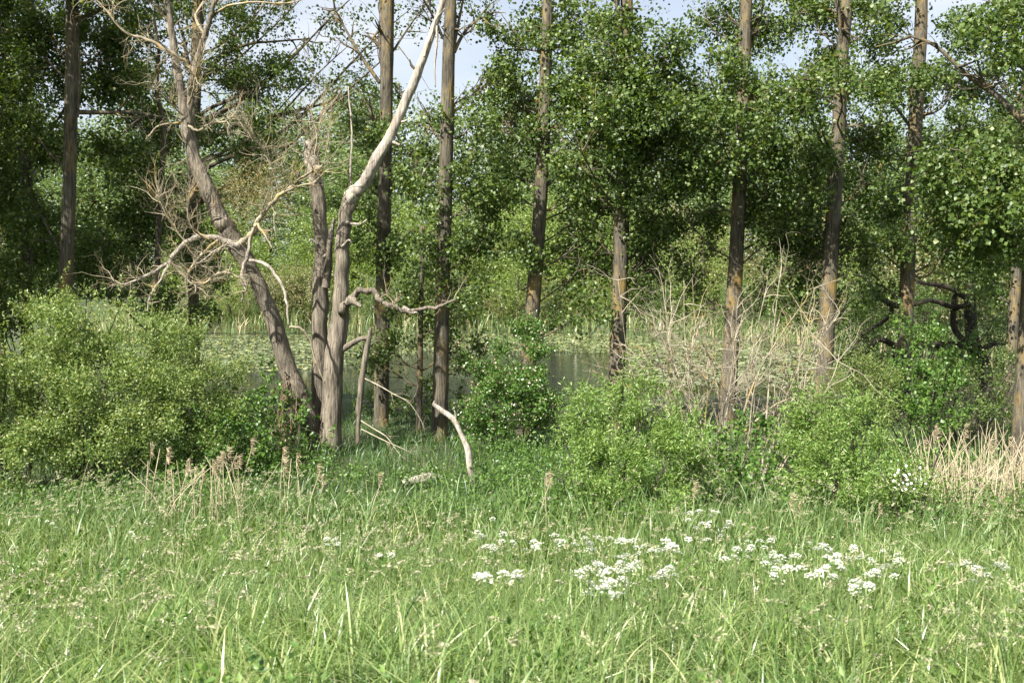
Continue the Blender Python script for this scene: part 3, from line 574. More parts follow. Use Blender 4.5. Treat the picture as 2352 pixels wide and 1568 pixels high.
shrub('hawthorn_bush', 'rounded hawthorn bush dotted with fading pinkish blossom on the near bank',
      [(1165, 890, 85, 65, 21.5), (1150, 950, 95, 50, 21.2), (1220, 930, 60, 65, 21.6), (1200, 830, 60, 55, 22), (1215, 785, 40, 40, 22.4), (1110, 850, 35, 30, 21.8), (1100, 980, 50, 30, 21)], 'thorn_leaf', .05, .04, cov=3.3, per=11)
shrub('willow_bush', 'bright green narrow-leaved willow bush left of the dead thicket',
      [(1400, 970, 70, 60, 14.8), (1340, 1010, 60, 60, 14.8), (1470, 1010, 80, 70, 14.6), (1420, 1080, 100, 70, 14.3), (1540, 1060, 80, 70, 14.4), (1350, 1090, 60, 50, 14.4), (1500, 1130, 110, 40, 14.1), (1590, 1110, 50, 50, 14.3), (1390, 915, 35, 40, 15), (1480, 930, 35, 40, 15), (1560, 985, 40, 50, 14.8), (1320, 950, 25, 40, 15)], 'willow_leaf', .06, .017, cov=2.1, per=16, updir=.7)
shrub('willow_bush', 'bright green narrow-leaved willow bush in front of the pale reeds on the right',
      [(1880, 1020, 70, 60, 14.8), (1960, 1040, 80, 60, 14.6), (1840, 1080, 60, 60, 14.5), (1930, 1110, 100, 60, 14.2), (2040, 1110, 70, 50, 14.3), (1860, 960, 40, 50, 15), (1950, 970, 50, 50, 15), (2030, 1160, 80, 35, 14), (1830, 1010, 35, 50, 14.9), (1900, 1160, 90, 30, 14)], 'willow_leaf', .06, .018, cov=2.1, per=16, updir=.7)
shrub('tamarisk_bush', 'feathery grey-green bush beside the pale poplar foot right of the thicket',
      [(1950, 850, 60, 45, 20), (2010, 890, 60, 50, 20), (1930, 920, 50, 50, 19.6), (1990, 950, 70, 45, 19.4)], 'sallow_leaf', .045, .014, cov=1.4, per=16)
shrub('young_poplar_bush', 'leafy fresh green poplar sapling under the dark crooked branches on the right',
      [(2110, 790, 60, 50, 20.5), (2170, 830, 60, 40, 20), (2090, 870, 60, 45, 20), (2160, 910, 60, 50, 19.6), (2200, 870, 40, 40, 20), (2130, 970, 60, 40, 19.3), (2060, 940, 50, 40, 19.6)], 'thorn_leaf' if False else 'bramble_leaf', .06, .055, cov=1.4, per=9, wide=.36)
shrub('bramble', 'bramble climbing over the foot of the leaning dead trunk',
      [(660, 960, 50, 40, 21.2), (630, 1010, 60, 50, 20.6), (690, 1010, 40, 60, 21.0), (690, 1060, 80, 35, 20.2), (610, 1060, 60, 30, 20.2), (600, 920, 40, 30, 21)], 'bramble_leaf', .075, .065, cov=1.2, per=8, stem_mat='dry_twig', stems=12)
shrub('bramble', 'bramble patch between the two bright willow bushes under the dead thicket',
      [(1690, 1040, 60, 40, 16.6), (1740, 1010, 50, 40, 17), (1670, 1090, 70, 40, 15.6), (1750, 1080, 60, 45, 15.6), (1720, 1130, 80, 35, 14.8), (1620, 1000, 30, 40, 16.8)], 'bramble_leaf', .065, .05, cov=1.1, per=8, stem_mat='dry_twig', stems=14)
rose = shrub('dog_rose', 'wild rose with white open flowers at the right end of the bright willow bush',
      [(2080, 1090, 50, 30, 13.9), (2100, 1130, 40, 35, 13.8)], 'willow_leaf', .04, .024, cov=1.3, per=9, stems=4)
for k in range(26):
    a, b = rng.normal(2085, 25), rng.normal(1098, 16); c = P(a, b, 13.6 + rng.normal(0, .1)); mb = MB(); ang = np.arange(5) / 5 * 6.28 + rng.random()
    n_ = nrm(np.array([rng.normal(0, .4), -.7, .6])); e1 = nrm(np.cross(n_, [0, 0, 1.])); e2 = np.cross(n_, e1)
    d = np.cos(ang)[:, None] * e1 + np.sin(ang)[:, None] * e2
    leaves(mb, np.repeat(c[None], 5, 0), d, np.repeat(n_[None], 5, 0), .02, .02, .6, .1); build('flower', mb, M['petal'], rose)

# the bare thicket
def thicket():
    o = thing('dead_thicket', 'bare tangled thicket of pale dead stems in front of the lichen-covered poplar', 'dead shrub', P(1660, 1010, 18))
    for k in range(32):
        a = float(np.clip(rng.normal(1655, 75), 1540, 1770)); s = P(a, 1015, 18 + rng.normal(0, .5)); s[2] = float(g(s[0], s[1]))
        e = P(1655 + (a - 1655) * 1.9 + rng.normal(0, 40), rng.uniform(640, 860), s[1] + rng.normal(0, .5))
        m1 = s * .65 + e * .35 + rng.normal(0, .1, 3); m2 = s * .3 + e * .7 + rng.normal(0, .14, 3); mb = MB(); r = rng.uniform(.009, .021)
        c = tube(mb, [s, m1, m2, e], [r, r * .85, r * .55, .004], 6, 5)
        for _ in range(9):
            i = int(rng.integers(5, len(c))); twig(mb, c[i], nrm(c[i] - c[i - 1]) * .6 + rng.normal(0, .55, 3) + np.array([0, 0, .1]), rng.uniform(.4, 1.0), .009, 2 if _ < 4 else 1, 3, .4, 4)
        build('stem', mb, M['dry_twig' if k % 4 else 'lichen_twig'], o, smooth=True)
    # long side shoots
    for st in ([(1600, 1000), (1540, 930), (1480, 870), (1390, 845)], [(1620, 990), (1560, 880), (1530, 790), (1500, 740)], [(1700, 1000), (1780, 930), (1850, 905), (1875, 880)], [(1560, 960), (1480, 905), (1420, 880), (1360, 850)], [(1660, 1000), (1640, 850), (1600, 750), (1590, 640)], [(1690, 1000), (1740, 860), (1800, 760), (1850, 690)]):
        mb = MB(); p_ = [P(a, b, 17.8 - .15 * i) for i, (a, b) in enumerate(st)]; c = tube(mb, p_, [.022, .017, .011, .004], 6, 6)
        for _ in range(9): i = int(rng.integers(5, len(c))); twig(mb, c[i], nrm(c[i] - c[i - 1]) * .7 + rng.normal(0, .5, 3), rng.uniform(.3, .7), .006, 1, 3, .4, 3)
        build('stem', mb, M['lichen_twig'], o, smooth=True)
thicket()
# dry vines on the leaning trunk
vt = MB()
for k in range(30):
    s = P(rng.normal(664, 8), rng.uniform(850, 940), YW - .6); e = P(rng.normal(640, 16), rng.uniform(980, 1075), 20.4 + rng.normal(0, .2)); m_ = s * .5 + e * .5 + rng.normal(0, .12, 3)
    tube(vt, [s, m_, e], [.006, .006, .003], 3, 5, cap=False)
    twig(vt, e, rng.normal(0, 1, 3), .3, .004, 1, 3, .6, 3)
o = thing('dead_vine', 'brown withered vine hanging from the leaning dead trunk into the brambles', 'vine', P(650, 1060, 20.4)); build('stems', vt, bark_mat('vine', (.14, .085, .055), (.30, .20, .14), None, bump=.1), o, kind='stuff')

# the dark crooked tree on the right
YC = 31.
ct = thing('crooked_tree', 'dark crooked tree with twisting bare lower limbs near the right edge', 'tree', P(2255, 860, YC))
def ctw(nm, lst, ws, tw=0):
    mb = MB(); c = tube(mb, [P(a, b, YC + .15 * i) for i, (a, b) in enumerate(lst)], [S(v, YC) / 2 for v in ws], 9, 5, .06)
    for _ in range(tw): i = int(rng.integers(3, len(c))); twig(mb, c[i], rng.normal(0, .7, 3), rng.uniform(.5, 1.5), .011, 2, 3, .55, 3)
    build(nm, mb, M['dark_bark'], ct, smooth=True)
ctw('trunk', [(2266, 950), (2262, 880), (2252, 830), (2235, 790), (2228, 700), (2230, 600), (2215, 560)], [46, 40, 36, 32, 26, 24, 18])
for st, ws in (([(2245, 800), (2200, 790), (2150, 800)], [20, 12, 5]), ([(2230, 790), (2195, 760), (2190, 700), (2205, 640)], [18, 15, 12, 6]), ([(2250, 810), (2280, 790), (2330, 790)], [16, 11, 5]), ([(2228, 690), (2180, 660), (2120, 650), (2100, 640)], [15, 12, 8, 5]), ([(2100, 700), (2050, 700), (2010, 670), (1990, 640), (1960, 630)], [9, 14, 10, 8, 4]),
               ([(2050, 700), (2040, 730), (1980, 770), (1950, 820)], [10, 10, 8, 4]), ([(2070, 800), (2020, 780), (1985, 810), (1930, 820), (1880, 850)], [14, 13, 11, 8, 4]), ([(1985, 810), (1965, 850), (1930, 870)], [9, 7, 4]), ([(2228, 700), (2190, 705), (2140, 690), (2100, 700)], [14, 12, 10, 9]), ([(2240, 800), (2180, 790), (2120, 795), (2070, 800)], [16, 14, 13, 14]), ([(2215, 560), (2190, 510), (2200, 460)], [14, 10, 5]), ([(2230, 600), (2270, 560), (2290, 520)], [12, 9, 5])):
    ctw('branch', st, ws, 13)
cc = MB(); tmp = MB(); mass_leaves(cc, tmp, [(1980, 680, 90, 50, .8), (2230, 640, 80, 50, 1), (2060, 760, 90, 40, .7), (2290, 720, 70, 60, 1), (2200, 760, 60, 40, .6), (1940, 760, 60, 40, .6), (2320, 800, 60, 60, 1)], YC, L=.08, W=.04)
build('crown', cc, M['poplar_leaf'], ct, kind='stuff')

# ------------------------------------------------------------------ far bank: trees, shrubs, reeds
def crown_mesh(name, mat, w, h, d, nl, leaf, clumps=34, taper=.4, seed_shape=0):
    cr = MB()
    for k in range(clumps):
        z = rng.random(); rr = (1 - taper * z) * math.sin(math.pi * min(1, .12 + z * .86)) ** .5
        a = rng.random() * 6.283; r = rr * (.35 + .6 * rng.random() ** .5)
        c = np.array([math.cos(a) * r * w / 2, math.sin(a) * r * d / 2, (.08 + .86 * z) * h]); n = nl // clumps
        s = np.array([w * .2, d * .2, h * .12]) * rng.uniform(.7, 1.25)
        u = ball(n // 8, .7); base = c + u * s; dr = nrm(u + rng.normal(0, .5, (len(u), 3)) + [0, 0, .3])
        spray(cr, base, dr, leaf * 4, 8, leaf, leaf * .7, .4, jit=leaf * .7)
    V, Fc = cr.arrays(); me = mesh_np('crown', V, Fc); me.materials.append(M[mat]); return me
def stem_mesh(h, r, mat, crooked=.1):
    mb = MB(); tube(mb, [[0, 0, -.3], [rng.normal(0, crooked), 0, h * .35], [rng.normal(0, crooked * 2), 0, h * .7], [0, 0, h * .93]], [r * 1.2, r, r * .6, r * .15], 8, 3, .05)
    for _ in range(7):
        z = rng.uniform(.25, .8) * h; a = rng.random() * 6.28
        tube(mb, [[0, 0, z], [math.cos(a) * h * .1, math.sin(a) * h * .1, z + h * .06], [math.cos(a) * h * .2, math.sin(a) * h * .2, z + h * .16]], [r * .4, r * .25, r * .06], 5, 2)
    V, Fc = mb.arrays(); me = mesh_np('trunk', V, Fc); me.materials.append(M[mat]); return me
# unit-size kinds (10 m tall trees, 4 m tall shrubs), copied and scaled
KT = {'tall': [crown_mesh('c', 'far_leaf', 5.5, 10, 5.5, 9000, .17, 40, .45) for _ in range(3)],
      'lime': [crown_mesh('c', 'far_lime', 7, 7, 6, 7000, .14, 34, .3) for _ in range(2)],
      'olive': [crown_mesh('c', 'far_olive', 7, 6, 6, 6000, .14, 34, .3) for _ in range(2)]}
KS = {'tall': stem_mesh(10, .22, 'poplar_bark'), 'lime': stem_mesh(6.6, .16, 'dark_bark', .3), 'olive': stem_mesh(5.6, .16, 'dry_twig', .3)}
HT = {'tall': 10., 'lime': 7., 'olive': 6.}
TR = [(160, 'left of the dark left trunk'), (450, 'left of the dead willow'), (735, 'through the fork of the dead willow'), (885, 'right of the dead willow'), (1022, 'left of the pale-footed poplar'),
      (1240, 'left of the hawthorn'), (1430, 'right of the hawthorn'), (1695, 'left of the dead thicket'), (1915, 'right of the dead thicket'), (2095, 'left of the crooked tree'), (9999, 'behind the crooked tree')]
LOOK = {'tall': 'tall green tree', 'near': 'dense green tree', 'bank': 'green waterside bush', 'lime': 'rounded yellow-green willow', 'olive': 'dull olive-tan bush'}
NM = {'tall': 'tall_tree', 'near': 'leafy_tree', 'bank': 'bank_bush', 'lime': 'far_willow', 'olive': 'olive_bush'}
far_list = []
def far_tree(kind, px, Y, toppy, wscale=1.): far_list.append((kind, px, Y, toppy, wscale))
for px in range(-40, 2500, 118):
    far_tree('tall', px + rng.normal(0, 25), rng.uniform(118, 135), rng.uniform(165, 245) if 500 < px < 1300 else rng.uniform(120, 300), rng.uniform(1.0, 1.3))
for px in range(0, 2450, 84):
    far_tree('near', px + rng.normal(0, 30), rng.uniform(98, 108), rng.uniform(320, 470), rng.uniform(1.2, 1.6))
for px in range(470, 1500, 62):
    far_tree('lime', px + rng.normal(0, 20), rng.uniform(85, 93), rng.uniform(450, 580), rng.uniform(.9, 1.2))
for px in range(1500, 2420, 62):
    far_tree(('olive', 'lime', 'bank', 'lime')[int(rng.integers(4))], px + rng.normal(0, 20), rng.uniform(76, 92), rng.uniform(480, 600), rng.uniform(.9, 1.2))
for i, px in enumerate(range(480, 2100, 34)):
    far_tree(('olive', 'bank', 'lime', 'bank')[i % 4], px + rng.normal(0, 15), rng.uniform(79, 83) if px < 1450 else rng.uniform(70, 78), rng.uniform(600, 705), rng.uniform(1.1, 1.9))
ORD = {1: [''], 2: ['left of the two', 'right of the two'], 3: ['leftmost of three', 'middle of three', 'rightmost of three'], 4: ['leftmost of four', 'second of four', 'third of four', 'rightmost of four']}
for kind in LOOK:
    for gi in range(len(TR)):
        m = sorted([f for f in far_list if f[0] == kind and (TR[gi - 1][0] if gi else -9999) < f[1] <= TR[gi][0]], key=lambda f: f[1])
        for i, (kd, px, Y, toppy, wscale) in enumerate(m):
            nth = ORD[len(m)][i] if len(m) <= 4 else ['leftmost', 'second', 'third', 'fourth', 'fifth', 'sixth'][i] if i < len(m) - 1 else 'rightmost'
            b = P(px, 700, Y); gz = float(g(b[0], Y)); kk = 'tall' if kd in ('near', 'bank') else kd
            h = P(px, toppy, Y)[2] - gz; s = h / HT[kk]
            o = thing(NM[kd], f'{LOOK[kd]} beyond pond, {TR[gi][1]}' + (', ' + nth if nth else ''), 'bush' if kd in ('olive', 'bank') else 'tree', (b[0], Y, gz), 'trees and bushes beyond the pond')
            o.scale = (s * wscale, s * wscale, s); o.rotation_euler = (0, 0, float(rng.random() * 6.28))
            for nm, me in (('crown', KT[kk][int(rng.integers(len(KT[kk])))]), ('trunk', KS[kk])):
                c = bpy.data.objects.new(nm, me); C.objects.link(c); c.parent = o
                if nm == 'crown': c['kind'] = 'stuff'

def blades(mb, base, h, lean, wd, rows=4, az=None, sway=None):
    """arching grass blades"""
    n = len(base); t = np.linspace(0, 1, rows)
    a = rng.random(n) * 6.283 if az is None else az
    L_ = np.stack([np.cos(a), np.sin(a), np.zeros(n)], 1)
    fa = a + math.pi / 2 + rng.normal(0, .6, n); sd_ = np.stack([np.cos(fa), np.sin(fa), np.zeros(n)], 1)
    p = base[:, None] + L_[:, None] * (h * lean)[:, None, None] * (t ** 2)[None, :, None]
    p[..., 2] += h[:, None] * (t[None] - .42 * lean[:, None] * t[None] ** 2.6)
    wv_ = wd[:, None] * (1 - t[None] ** 1.8) * .5
    l_ = p - sd_[:, None] * wv_[..., None]; r_ = p + sd_[:, None] * wv_[..., None]
    V = np.concatenate([np.stack([l_[:, :-1], r_[:, :-1]], 2).reshape(n, -1, 3), p[:, -1:]], 1); m = V.shape[1]
    f = []
    for k in range(rows - 2): f += [[2 * k, 2 * k + 1, 2 * k + 3], [2 * k, 2 * k + 3, 2 * k + 2]]
    f.append([2 * (rows - 2), 2 * (rows - 2) + 1, m - 1]); f = np.array(f)
    mb.add(V.reshape(-1, 3), (np.arange(n)[:, None, None] * m + f[None]).reshape(-1, 3))

def on_ground(n, x0, x1, y0, y1):
    x = rng.uniform(x0, x1, n); y = rng.uniform(y0, y1, n); return x, y
# reeds fringing the far bank and the pond's left and right ends
x, y = on_ground(60000, -34, 45, 40, 90); p = pond(x, y); k = (p < .2) & (p > -7) & ((y > 62) | (x > 14)); x, y, p = x[k][:10000], y[k][:10000], p[k][:10000]
mb = MB(); n = len(x); blades(mb, np.stack([x, y, g(x, y)], 1), rng.uniform(.8, 2.2, n), rng.uniform(.05, .9, n), rng.uniform(.04, .10, n), 4)
tag(build('far_reeds', mb, M['far_reed'], kind='stuff'), 'green and tan reeds fringing the far bank of the pond', 'reeds')

# ------------------------------------------------------------------ lily pads
def W0(px, py): u = P(px, py, 50.); t = EYE / (EYE - u[2]); return np.array([u[0] * t, 50. * t])
def inpoly(x, y, poly):
    poly = np.array(poly); c = np.zeros(len(x), bool); j = len(poly) - 1
    for i in range(len(poly)):
        xi, yi = poly[i]; xj, yj = poly[j]
        c ^= ((yi > y) != (yj > y)) & (x < (xj - xi) * (y - yi) / (yj - yi + 1e-12) + xi); j = i
    return c
zones = [[W0(a, b) for a, b in q] for q in ([(470, 770), (1000, 768), (1020, 800), (760, 845), (560, 858), (440, 862)], [(930, 766), (1500, 768), (1480, 800), (1380, 812), (1260, 806), (1100, 815), (960, 800)], [(1440, 800), (1560, 775), (1900, 800), (1990, 850), (1900, 890), (1700, 892), (1500, 880), (1450, 850)], [(1230, 893), (1460, 893), (1460, 908), (1230, 908)], [(1000, 840), (1100, 838), (1090, 850), (1010, 852)])]
x, y = on_ground(24000, -30, 40, 36, 77); k = np.zeros(len(x), bool)
for z_ in zones: k |= inpoly(x, y, z_)
k &= pond(x, y) > .15; x, y = x[k], y[k]; rr = rng.uniform(.07, .15, len(x))
def pad_geo(cx, cy, r, rot, tilt, taz, z):
    m = 11; th = rot + .18 + np.arange(m) / (m - 1) * (6.283 - .36); pr = np.stack([np.cos(th), np.sin(th)], 1) * r
    V = np.vstack([[0, 0], pr]); zz = (V[:, 0] * math.cos(taz) + V[:, 1] * math.sin(taz)) * math.tan(tilt)
    zz = zz + .012 * np.sin(3 * np.concatenate([[0], th]) + rot) * np.concatenate([[0], np.ones(m)]) * r / .15
    return np.column_stack([V[:, 0] + cx, V[:, 1] + cy, zz + z]), [[0, i, i + 1] for i in range(1, m)]
order = np.argsort(y + rng.normal(0, 3, len(y))); x, y, rr = x[order], y[order], rr[order]
pm = []
for v in range(6):
    V, f = pad_geo(0, 0, .15, rng.random() * 6, R(5), rng.random() * 6, 0); me = mesh_np('lily_pad', V, f); me.materials.append(M['pad']); pm.append(me)
for i in range(min(300, len(x))):
    o = bpy.data.objects.new('lily_pad', pm[i % 6]); C.objects.link(o); s = rr[i] / .15
    o.location = (x[i], y[i], .03); o.scale = (s, s, s); o.rotation_euler = (0, 0, rng.random() * 6.28)
    tag(o, 'round green lily pad floating among others on the pond', 'lily pad', 'lily pads floating on the pond')
mb = MB()
for i in range(300, len(x)):
    mb.add(*pad_geo(x[i], y[i], rr[i], rng.random() * 6.28, R(rng.uniform(0, 8)), rng.random() * 6.28, .03))
print('pads', len(x))
tag(build('lily_pads', mb, M['pad'], kind='stuff'), 'mass of lily pads covering the farther part of the pond', 'lily pads')
fl = MB(); k = rng.choice(len(x), 260); c = np.stack([x[k], y[k], np.full(260, .06)], 1)
for a in range(4):
    leaves(fl, c, np.repeat([[math.cos(a * 1.57), math.sin(a * 1.57), .9]], 260, 0), np.repeat([[0, 0, 1.]], 260, 0), .07, .06, .6)
yl = leaf_mat('yellow_petal', [(0, (.65, .48, .04)), (1, (.75, .6, .08))], .2, (1, 1, .8)); tag(build('lily_flowers', fl, yl, kind='stuff'), 'small yellow water lily flowers standing above the pads', 'flowers')

# ------------------------------------------------------------------ near bank cover
x, y = on_ground(90000, -22, 24, 13.5, 36); k = (pond(x, y) < -.1) & (np.abs(x) < .56 * y + 1.5) & (rng.random(len(x)) < np.interp(y, [27, 31], [1, .25])); x, y = x[k][:42000], y[k][:42000]; n = len(x)
mb = MB(); blades(mb, np.stack([x, y, g(x, y) - .02], 1), rng.uniform(.25, .65, n) * np.interp(y, [20, 27, 32], [1, .7, .4]), rng.uniform(.3, 1.1, n), rng.uniform(.010, .02, n), 4)
tag(build('sedge', mb, M['sedge'], kind='stuff'), 'long dark green sedge under and around the poplars', 'grass')
x, y = on_ground(14000, -18, 20, 33.3, 36.3); k = (np.abs(pond(x, y) + .3) < .7) & (np.sin(x * .9) + np.sin(x * 2.3 + 1) > .5); x, y = x[k][:800], y[k][:800]; n = len(x)
mb = MB(); blades(mb, np.stack([x, y, g(x, y) - .02], 1), rng.uniform(.35, .85, n), rng.uniform(.1, .6, n), rng.uniform(.015, .03, n), 4)
tag(build('bank_reeds', mb, M['reed_leaf'], kind='stuff'), 'shaded reeds along the near edge of the pond', 'reeds')
x, y = on_ground(9000, -9, 13, 13.2, 20.5); nz = np.sin(x * 1.1 + 1) + np.sin(y * 1.6 + x * .5); k = (nz > -.2) & (np.abs(x) < .56 * y); x, y = x[k][:4200], y[k][:4200]; n = len(x)
cv = MB(); base = np.stack([x, y, g(x, y) + rng.uniform(.03, .35, n)], 1)
spray(cv, base, nrm(rng.normal(0, .5, (n, 3)) + [0, 0, .6]), .25, 9, .05, .036, .4, jit=.07)
tag(build('ground_cover', cv, M['bramble_leaf'], kind='stuff'), 'low nettles and bramble leaves between the bushes', 'undergrowth')

# ------------------------------------------------------------------ meadow
def meadow_xy(n, y0, y1, m=3.2):
    y = y0 + (y1 - y0) * rng.random(n); x = (rng.random(n) * 2 - 1) * (.53 * y + m); return x, y
mb = MB()
def tufts(nt_, per, y0, y1, h0, h1, w0, w1, rows, spread):
    cx, cy = meadow_xy(nt_, y0, y1); hh = rng.uniform(.6, 1.1, nt_)
    k = np.repeat(np.arange(nt_), per); n = len(k); dx, dy = rng.normal(0, spread, n), rng.normal(0, spread, n)
    x, y = cx[k] + dx, cy[k] + dy; az = np.arctan2(dy, dx) + rng.normal(.15, .7, n)
    blades(mb, np.stack([x, y, g(x, y) - .02], 1), rng.uniform(h0, h1, n) * hh[k], np.clip(rng.gamma(2.3, .42, n), .08, 2.0), rng.uniform(w0, w1, n), rows, az=az)
tufts(1750, 15, 3.0, 6.8, .34, .76, .008, .020, 8, .06)
tufts(340, 9, 3.0, 7.5, .4, .75, .014, .026, 9, .05)
tufts(2900, 6, 3.0, 7.0, .12, .36, .007, .016, 5, .08)
tufts(2300, 15, 6.0, 10.6, .28, .66, .008, .019, 7, .08)
tufts(2200, 14, 9.6, 14.6, .2, .6, .009, .020, 5, .10)
tag(build('meadow_grass', mb, M['grass'], kind='stuff'), 'tall bright green meadow grass covering the foreground', 'grass')
x, y = meadow_xy(10500, 9., 15.2); k = rng.random(len(x)) < np.clip((y - 9) / 3.5, 0.05, 1) * (.55 + .45 * np.sin(x * 1.7) * np.sin(y * 1.3 + x)); x, y = x[k], y[k]; n = len(x)
mb = MB(); blades(mb, np.stack([x, y, g(x, y) - .02], 1), rng.uniform(.4, .9, n), rng.uniform(.15, .9, n), rng.uniform(.014, .026, n), 6)
tag(build('young_reeds', mb, M['reed_leaf'], kind='stuff'), 'blue-green young reed shoots at the far edge of the meadow', 'reeds')

def head(mb, p, d, length, fat, n=12):
    t = rng.random(n); pos = p + d * (t * length)[:, None] + rng.normal(0, fat, (n, 3)) * np.sin(np.pi * np.clip(t, .08, .92))[:, None]
    leaves(mb, pos, nrm(d + rng.normal(0, .45, (n, 3))), rng.normal(0, 1, (n, 3)), rng.uniform(.016, .03, n), rng.uniform(.006, .012, n), .5)
st = MB(); hd = MB()
x, y = meadow_xy(5200, 3.4, 13.5); dens = np.clip(.45 + .5 * np.sin(x * .8 + 2) * np.sin(y * .9) - .05 * x, .12, 1) * np.clip((y - 3) / 3.5, .25, 1); k = rng.random(len(x)) < dens; x, y = x[k][:2200], y[k][:2200]
n = len(x); h = rng.uniform(.45, .85, n); az = rng.normal(.2, 1.1, n); ln = rng.uniform(.1, .45, n)
b = np.stack([x, y, g(x, y)], 1); tp = b + np.stack([np.cos(az) * h * ln, np.sin(az) * h * ln, h], 1); md = b * .5 + tp * .5 - np.stack([np.cos(az), np.sin(az), 0 * az], 1) * (h * ln * .2)[:, None]
for i in range(n):
    d = nrm(np.array([math.cos(az[i]), math.sin(az[i]), rng.uniform(-.35, .6)]))
    tube(st, [b[i], md[i], tp[i]], [.0022, .002, .0016], 3, 1, cap=False); head(hd, tp[i], d, rng.uniform(.06, .15), rng.uniform(.005, .011), 22)
tag(build('grass_stalks', st, M['green_stem'], kind='stuff'), 'thin green flowering stalks above the meadow grass', 'grass')
tag(build('seed_heads', hd, M['seed_head'], kind='stuff'), 'pale nodding grass seed heads across the meadow', 'seed heads')

cx, cy = meadow_xy(90, 3.6, 11); k = np.repeat(np.arange(90), 7); x = cx[k] + rng.normal(0, .14, len(k)); y = cy[k] + rng.normal(0, .14, len(k)); hb = MB()
spray(hb, np.stack([x, y, g(x, y) + rng.uniform(.1, .42, len(k))], 1), nrm(rng.normal(0, .4, (len(k), 3)) + [0, 0, .8]), .2, 7, .055, .028, .4, jit=.04)
tag(build('meadow_herbs', hb, M['bramble_leaf'], kind='stuff'), 'low broad-leaved weeds growing among the meadow grass', 'weeds')

# ------------------------------------------------------------------ umbels
def umbel_mesh(seed):
    mb = MB(); m = int(rng.integers(11, 15))
    for k in range(m):
        r = .040 * math.sqrt((k + .5) / m); a = k * 2.4; c = np.array([r * math.cos(a), r * math.sin(a), -.014 * (r / .034) ** 2 + rng.normal(0, .002)]); n = 7
        off = rng.normal(0, .0036, (n, 3)) * [1, 1, .5]; aa = rng.random(n) * 6.28
        leaves(mb, c + off, np.stack([np.cos(aa), np.sin(aa), .3 + 0 * aa], 1), rng.normal(0, .3, (n, 3)) + [0, 0, 1.], .010, .008, .55)
    V, f = mb.arrays(); me = mesh_np('umbel', V, f); me.materials.append(M['petal']); return me
UM = [umbel_mesh(i) for i in range(5)]
def ray_y(px, py, h):
    lo, hi = 3., 14.
    for _ in range(40):
        m_ = (lo + hi) / 2; p_ = P(px, py, m_)
        if p_[2] - float(g(p_[0], m_)) > h: lo = m_
        else: hi = m_
    return lo
UP = [(1130, 1188), (1105, 1225), (1135, 1250), (1155, 1222), (1225, 1240), (1230, 1252), (1272, 1225), (1285, 1240), (1345, 1232), (1355, 1248), (1120, 1320), (1158, 1312), (1185, 1310), (1098, 1318), (1600, 1172), (1638, 1172), (1580, 1190), (1612, 1198), (1676, 1195), (1664, 1210),
      (1402, 1232), (1430, 1238), (1455, 1236), (1475, 1252), (1418, 1275), (1440, 1270), (1465, 1268), (1425, 1290), (1450, 1300), (1375, 1292), (1382, 1310), (1430, 1325), (1405, 1332), (1360, 1335), (1390, 1345), (1350, 1300), (1415, 1360), (1516, 1310), (1536, 1300), (1498, 1322), (1512, 1258), (1545, 1250), (1560, 1265), (1530, 1240),
      (1580, 1235), (1625, 1235), (1690, 1255), (1720, 1240), (1745, 1238), (1770, 1236), (1690, 1275), (1775, 1265), (1795, 1275), (1822, 1268), (1810, 1300), (1838, 1300), (1862, 1245), (1880, 1256), (1896, 1250), (1900, 1275), (1895, 1300), (1880, 1310), (1918, 1275), (1935, 1300), (1925, 1288), (1960, 1255), (1960, 1330), (1975, 1335), (2000, 1280), (2030, 1262), (2040, 1295), (2062, 1270), (2070, 1282), (2025, 1300), (2010, 1310), (2220, 1290), (2245, 1300), (2290, 1290), (2300, 1300), (2270, 1315), (2240, 1330),
      (108, 1195), (120, 1200), (768, 1236), (775, 1248), (870, 1272), (895, 1268), (300, 1220)]
BIN = [(0, 'at the left of the meadow'), (700, 'in the mid grass'), (1000, 'below the pale standing branch'), (1200, 'below the hawthorn'), (1330, "below the left willow bush's left flank"), (1440, 'below the left willow bush'), (1570, 'below the gap between the willow bushes'),
       (1710, 'below the dead thicket'), (1830, "below the right willow bush's left flank"), (1940, 'below the right willow bush'), (2150, 'at the right edge of the meadow')]
ub = {}
for q in UP:
    k = max(i for i, e in enumerate(BIN) if q[0] >= e[0]); ub.setdefault((k, q[1] > (1215 if k == 6 else 1270)), []).append(q)
ULAB = {}; NTH = ['leftmost', 'second', 'third', 'fourth', 'fifth', 'sixth', 'seventh', 'eighth', 'ninth', 'tenth', 'eleventh']
for (k, low), m in ub.items():
    m.sort()
    for i, q in enumerate(m):
        nth = 'only' if len(m) == 1 else 'rightmost' if i == len(m) - 1 else NTH[i] + (' from left' if i else '')
        ULAB[q] = f"white umbel, {nth} of the {'lower' if low else 'upper'} flowers {BIN[k][1]}"
def ulabel(px, py): return ULAB[(px, py)]
